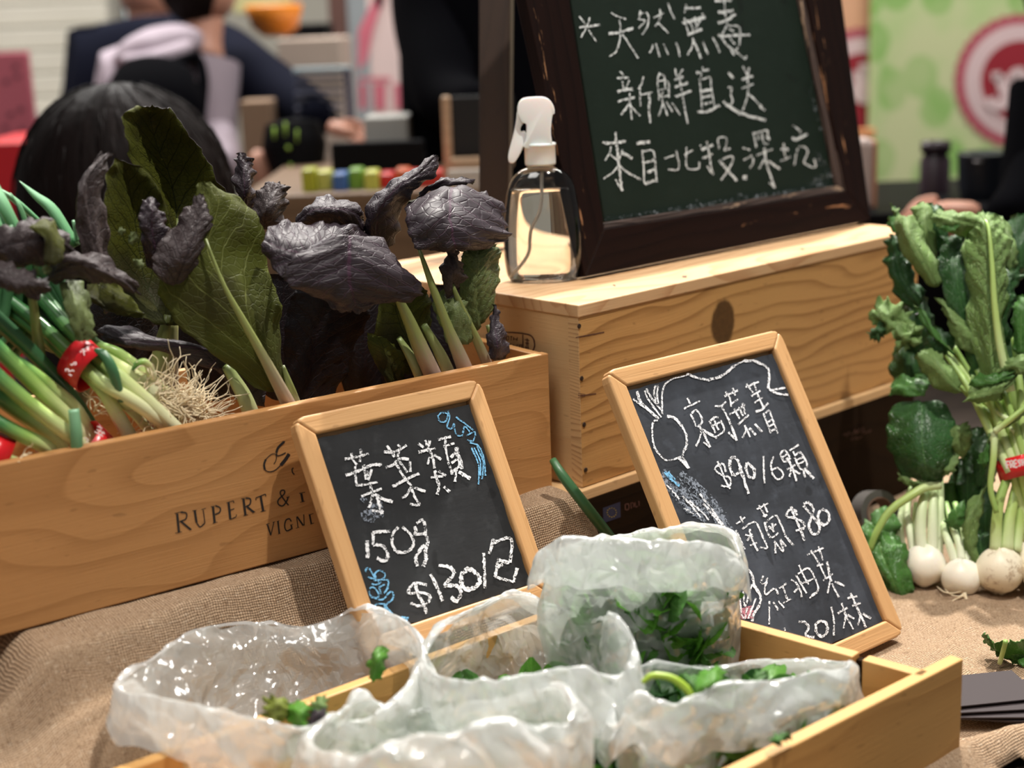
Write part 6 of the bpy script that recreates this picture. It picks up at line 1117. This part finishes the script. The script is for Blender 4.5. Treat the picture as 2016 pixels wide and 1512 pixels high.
bt = thing('dark_bottle', at(1838, 420, 2.7), 'dark plum coloured canister before the green hoarding', 'canister'); q = at(1838, 425, 2.7); rr = 29*2.7/FPX
lathe('canister_body', [(.001, 0), (rr*.95, 0), (rr, .01), (rr, 110*2.7/FPX), (rr*.8, 118*2.7/FPX), (rr*.8, 124*2.7/FPX), (.001, 124*2.7/FPX)], q, shade('plum', (.035, .02, .028), .4), bt, 32)
lathe('canister_cap', [(.001, 0), (rr*.98, 0), (rr*.98, .02), (.001, .022)], q+Z*124*2.7/FPX, shade('plum_cap', (.03, .018, .024), .4), bt, 32)
far('side_counter', 1630, 424, 2150, 1000, 2.45, .45, BL, 'low black counter before the green hoarding at the right', 'counter', base=-.758)
pt_ = thing('black_pot', at(1935, 420, 2.6), 'black pot with a small pale mark before the green hoarding', 'pot'); rr = 52*2.6/FPX
lathe('pot_body', [(.001, 0), (rr*.7, 0), (rr*.95, 60*2.6/FPX), (rr, 118*2.6/FPX), (rr*1.03, 124*2.6/FPX), (rr*.9, 125*2.6/FPX), (.001, 100*2.6/FPX)], at(1935, 425, 2.6), shade('pot_black', (.012, .014, .02), .35), pt_, 40)
tube('pale_mark', [at(1918, 318, 2.54), at(1932, 318, 2.54)], .006, shade('pale_mark_mat', (.3, .28, .28)), pt_, flat=.4)
# ================================================================== PEOPLE
def body(name, joints, edges, mat, parent, root=0, sub=2):
    """joints: [(world xyz, radius or (rx, ry))]"""
    me = bpy.data.meshes.new(name); c = np.mean([j[0] for j in joints], 0); M = Matrix.Translation(Vector(c))
    me.from_pydata([tuple(np.array(j[0])-c) for j in joints], edges, []); me.materials.append(mat); o = bpy.data.objects.new(name, me); link(o, parent, M)
    sk = o.modifiers.new('skin', 'SKIN'); sk.use_smooth_shade = True
    for i, j in enumerate(joints):
        r = j[1] if isinstance(j[1], tuple) else (j[1], j[1]); me.skin_vertices[0].data[i].radius = r; me.skin_vertices[0].data[i].use_root = (i == root)
    s = o.modifiers.new('sub', 'SUBSURF'); s.levels = sub; s.render_levels = sub; return o
def ell(name, c, rx, ry, rz, mat, parent, noise_=0., seed=0, tilt=0., cut=None):
    V, F = [], []; n, m = 32, 20; r = np.random.default_rng(seed); p = r.uniform(0, 6, 6)
    for i in range(m+1):
        b = -PI/2+PI*i/m
        for k in range(n):
            a = 2*PI*k/n; f = 1+noise_*(math.sin(7*a+p[0]+3*b)*.5+math.sin(13*a+p[1])*.3+math.sin(9*b+p[2]+2*a)*.4)
            V.append(np.array([rx*math.cos(b)*math.cos(a)*f, ry*math.cos(b)*math.sin(a)*f, rz*math.sin(b)*f]))
    V = np.array(V); ct_, s_ = math.cos(tilt), math.sin(tilt); V = np.stack([V[:, 0]*ct_-V[:, 2]*s_, V[:, 1], V[:, 0]*s_+V[:, 2]*ct_], 1)+np.array(c)
    F = [(i*n+k, i*n+(k+1) % n, (i+1)*n+(k+1) % n, (i+1)*n+k) for i in range(m) for k in range(n)]
    return mk(name, V, F, mat, parent, None, True)
SKIN = shade('skin', (.58, .28, .19), .5); HAIR = shade('hair', (.010, .007, .006), .5); NAVY = shade('navy_cloth', (.0065, .0075, .015), .85); LILAC = shade('lilac_cloth', (.40, .33, .38), .85); BLACKC = shade('black_cloth', (.0015, .0015, .0025), .9)
for _m in (BLACKC, NAVY, HAIR, BL): _m.node_tree.nodes['Principled BSDF'].inputs['Specular IOR Level'].default_value = .03
def hand(par, w, d, up, s, name='hand', curl=.5):
    """palm, four unequal fingers and a side thumb; w: wrist, d: pointing direction, up: back of the hand"""
    d = np.array(d, float)/np.linalg.norm(d); up = np.array(up, float); up -= d*(up@d); up /= np.linalg.norm(up); sd = np.cross(d, up)
    J = [(w, .020*s), (w+d*.035*s, (.030*s, .016*s)), (w+d*.075*s, (.034*s, .014*s))]; body(name, J, [(0, 1), (1, 2)], SKIN, par, sub=1)
    for k, (o, l) in enumerate(((-.026, .062), (-.009, .07), (.009, .066), (.025, .052))):
        a = w+d*.062*s+sd*o*s; b = a+d*l*.5*s-up*.01*s*curl; c = b+(d*.6-up*curl)*l*.35*s; e = c+(d*.2-up*curl)*l*.3*s
        body('finger', [(a, .009*s), (b, .0085*s), (c, .008*s), (e, .0065*s)], [(0, 1), (1, 2), (2, 3)], SKIN, par, sub=1)
    a = w+d*.02*s-sd*.02*s; b = a-sd*.028*s+d*.025*s; c = b+d*.03*s-up*.01*s; body('thumb', [(a, .012*s), (b, .010*s), (c, .008*s)], [(0, 1), (1, 2)], SKIN, par, sub=1)
# crouching person, hair towards us
def person(loc, label): P = np.array(loc, float); P[2] = -.758; return thing('person', P, label, 'person')
hp = at(252, 372, 1.98); p1 = person(hp, 'person bent low behind the left crate, only their long dark brown hair showing')
hm = NT('dark_brown_hair'); _v = hm.tc(); _n = hm.noise(hm.scale(_v, (60, 60, 5)), 1, 4); hm.col(hm.mix(_n, (.002, .001, .001), (.009, .0045, .004))); hm.pr(Roughness=.6); hm.b.inputs['Specular IOR Level'].default_value = .10; hm.bump(_n, .6, .004); hm = hm.m
ell('head', hp+np.array([0, .03, .01]), .095, .10, .12, SKIN, p1)
ell('hair', hp+np.array([-.004, 0, -.02]), .142, .130, .158, hm, p1, .012, 3)
tube('hair_fall', [hp+np.array([-.01, .03, 0]), hp+np.array([-.015, .04, -.12]), hp+np.array([-.02, .06, -.26])], (.128, .150, .135), hm, p1, n=10, seg=24)
mb = MB(); r_ = np.random.default_rng(4)
for k in range(160):
    a = r_.uniform(0, 2*PI); b = r_.uniform(.15, 1.4); s0 = hp+np.array([-.004, 0, -.02]); P = []
    for q in range(7): bb_ = b-q*.14; P.append(s0+np.array([.145*math.cos(bb_)*math.cos(a+q*.02), .133*math.cos(bb_)*math.sin(a+q*.02), .161*math.sin(bb_)])*(1+.012*math.sin(q+k)))
    V_, F_ = tube_vf(np.array(P), np.linspace(.0010, .0004, 7), 4); mb.add(V_, F_)
tag(mb.build('hair_strands', hm, p1), kind='stuff')
tor = hp+np.array([0, .12, -.28]); BR_ = shade('dark_coat', (.012, .008, .009), .8)
body('body', [(tor+np.array([0, .25, -.30]), (.17, .13)), (tor+np.array([0, .1, -.12]), (.17, .12)), (tor, (.15, .10)), (hp+np.array([0, .05, -.12]), .06), (tor+np.array([-.17, .0, -.02]), .07), (tor+np.array([-.22, -.06, -.26]), .05), (tor+np.array([.17, .0, -.02]), .07), (tor+np.array([.22, -.06, -.26]), .05), (tor+np.array([-.12, .1, -.50]), .09), (tor+np.array([-.12, .25, -.70]), .06), (tor+np.array([.12, .1, -.50]), .09), (tor+np.array([.12, .25, -.70]), .06)],
     [(0, 1), (1, 2), (2, 3), (2, 4), (4, 5), (2, 6), (6, 7), (0, 8), (8, 9), (0, 10), (10, 11)], BR_, p1)
# person in the lilac hoodie with a black backpack, seen from behind
T = 3.45; P = lambda x, y, t=T: at(x, y, t)
p2 = person(P(345, 300), 'person in a lilac hoodie with a black backpack, back turned, dark cropped hair')
ell('head', P(405, -10)+np.array([0, 0, .02]), .074, .095, .085, SKIN, p2); ell('hair', P(388, -12)+np.array([0, -.015, .03]), .086, .098, .100, HAIR, p2, .01, 2); ell('ear', P(421, 24), .013, .02, .028, SKIN, p2)
tube('neck', [P(405, 30), P(398, 75), P(392, 110)], (.042, .046, .06), SKIN, p2, n=8, seg=16)
body('hoodie', [(P(330, 560), (.17, .12)), (P(330, 400), (.17, .12)), (P(335, 250), (.175, .125)), (P(340, 150), (.155, .11)), (P(375, 105), (.07, .07)), (P(245, 150), .085), (P(225, 300), .065), (P(245, 420, 3.2), .05), (P(405, 150), .075), (P(415, 260), .062), (P(440, 340, 3.2), .05)],
     [(0, 1), (1, 2), (2, 3), (3, 4), (3, 5), (5, 6), (6, 7), (3, 8), (8, 9), (9, 10)], LILAC, p2, 2)
ell('hood', P(312, 98, 3.36), .105, .075, .050, LILAC, p2, .03, 4, tilt=.25); tube('hood_fold', [P(246, 118, 3.30), P(290, 120, 3.27), P(345, 104, 3.29), P(372, 84, 3.34)], (.018, .03, .03, .02), LILAC, p2, n=14, seg=12, flat=.7)
bp = tube('backpack', [P(305, 150, 3.24), P(300, 220, 3.20), P(300, 330, 3.2)], (.085, .115, .12), BLACKC, p2, n=12, seg=24, flat=.8)
tube('shoulder_strap', [P(255, 150, 3.28), P(290, 138, 3.25), P(340, 125, 3.25), P(385, 112, 3.32), P(400, 150, 3.3), P(395, 220, 3.26)], .022, BLACKC, p2, n=20, seg=10, flat=.5)
body('legs', [(P(330, 560)+Z*0, (.16, .12)), (P(300, 760), .085), (P(300, 1050), .06), (P(365, 760), .085), (P(365, 1050), .06)], [(0, 1), (1, 2), (0, 3), (3, 4)], NAVY, p2)
# person in navy leaning and reaching to the right
T = 4.0
p3 = person(P(300, 300, T), 'person in a navy jacket leaning over behind the hoodie, arm stretched to the right')
ell('head', P(292, -25, T), .080, .095, .095, SKIN, p3); ell('hair', P(285, -60, T), .092, .105, .09, HAIR, p3, .01, 5); tube('neck', [P(290, 15, T), P(288, 55, T), P(290, 90, T)], (.055, .05, .06), SKIN, p3, n=8, seg=14)
body('jacket', [(P(240, 520, T), (.2, .14)), (P(235, 360, T), (.20, .14)), (P(240, 200, T), (.20, .14)), (P(250, 110, T), (.16, .12)), (P(195, 110, T), .10), (P(170, 250, T), .08), (P(200, 400, 3.6), .06), (P(330, 110, 3.8), .12), (P(430, 110, 3.85), .105), (P(490, 150, 3.6), .085), (P(560, 190, 3.4), .068), (P(620, 225, 3.25), .052), (P(640, 240, 3.2), .038)],
     [(0, 1), (1, 2), (2, 3), (3, 4), (4, 5), (5, 6), (3, 7), (7, 8), (8, 9), (9, 10), (10, 11), (11, 12)], NAVY, p3, 2)
hand(p3, P(642, 246, 3.17), (1, -.2, -.35), (.2, -.4, 1), 1.05)
hand(p3, P(500, 292, 3.0), (.35, -.1, -.9), (-.3, -.9, .1), 1.1, curl=.35)
body('legs', [(P(240, 520, T), (.18, .13)), (P(200, 760, T), .09), (P(200, 1000, T), .06), (P(290, 760, T), .09), (P(290, 1000, T), .06)], [(0, 1), (1, 2), (0, 3), (3, 4)], BLACKC, p3)
# person in black behind the bottle
T = 2.95
p4 = person(P(930, 300, T), 'person dressed all in black standing behind the spray bottle and the chalkboard')
body('coat', [(P(960, 500, T), (.15, .11)), (P(960, 250, T), (.16, .12)), (P(960, 60, T), (.19, .13)), (P(950, -160, T), (.19, .12)), (P(950, -260, T), .06), (P(835, -120, T), .085), (P(850, 60, 2.9), .080), (P(880, 205, 2.8), .068), (P(955, 225, 2.7), .055), (P(1060, -120, T), .085), (P(1080, 60, T), .075), (P(1075, 230, T), .06)],
     [(0, 1), (1, 2), (2, 3), (3, 4), (3, 5), (5, 6), (6, 7), (7, 8), (3, 9), (9, 10), (10, 11)], BLACKC, p4, 2)
ell('head', P(950, -360, T), .08, .095, .115, SKIN, p4); ell('hair', P(950, -385, T)+np.array([0, .02, 0]), .088, .10, .11, HAIR, p4, .01, 7)
body('legs', [(P(960, 500, T), (.15, .11)), (P(920, 760, T), .085), (P(920, 1200, T), .06), (P(1010, 760, T), .085), (P(1010, 1200, T), .06)], [(0, 1), (1, 2), (0, 3), (3, 4)], BLACKC, p4)
# person in black at the right edge
T = 2.35
p5 = person(P(2090, 300, T), 'person in black at the right frame edge, one hand at the pot')
body('coat', [(P(2120, 700, T), (.15, .12)), (P(2110, 480, T), (.155, .12)), (P(2130, 330, T), (.13, .12)), (P(2140, 200, T), (.11, .10)), (P(2130, 90, T), .055), (P(2078, 275, T), .055), (P(2030, 390, 2.3), .052), (P(1968, 450, 2.25), .040), (P(2220, 230, T), .07), (P(2260, 400, T), .06)],
     [(0, 1), (1, 2), (2, 3), (3, 4), (3, 5), (5, 6), (6, 7), (3, 8), (8, 9)], BLACKC, p5, 2)
hand(p5, P(1935, 420, 2.22), (-.9, .1, .12), (0, -.5, .9), 1.0, curl=.9)
ell('head', P(2135, -20, T), .08, .095, .115, SKIN, p5); ell('hair', P(2135, -40, T)+np.array([0, .02, .01]), .088, .10, .11, HAIR, p5, .01, 8)
body('legs', [(P(2120, 700, T), (.14, .11)), (P(2080, 950, T), .085), (P(2080, 1430, T), .06), (P(2170, 950, T), .085), (P(2170, 1430, T), .06)], [(0, 1), (1, 2), (0, 3), (3, 4)], BLACKC, p5)
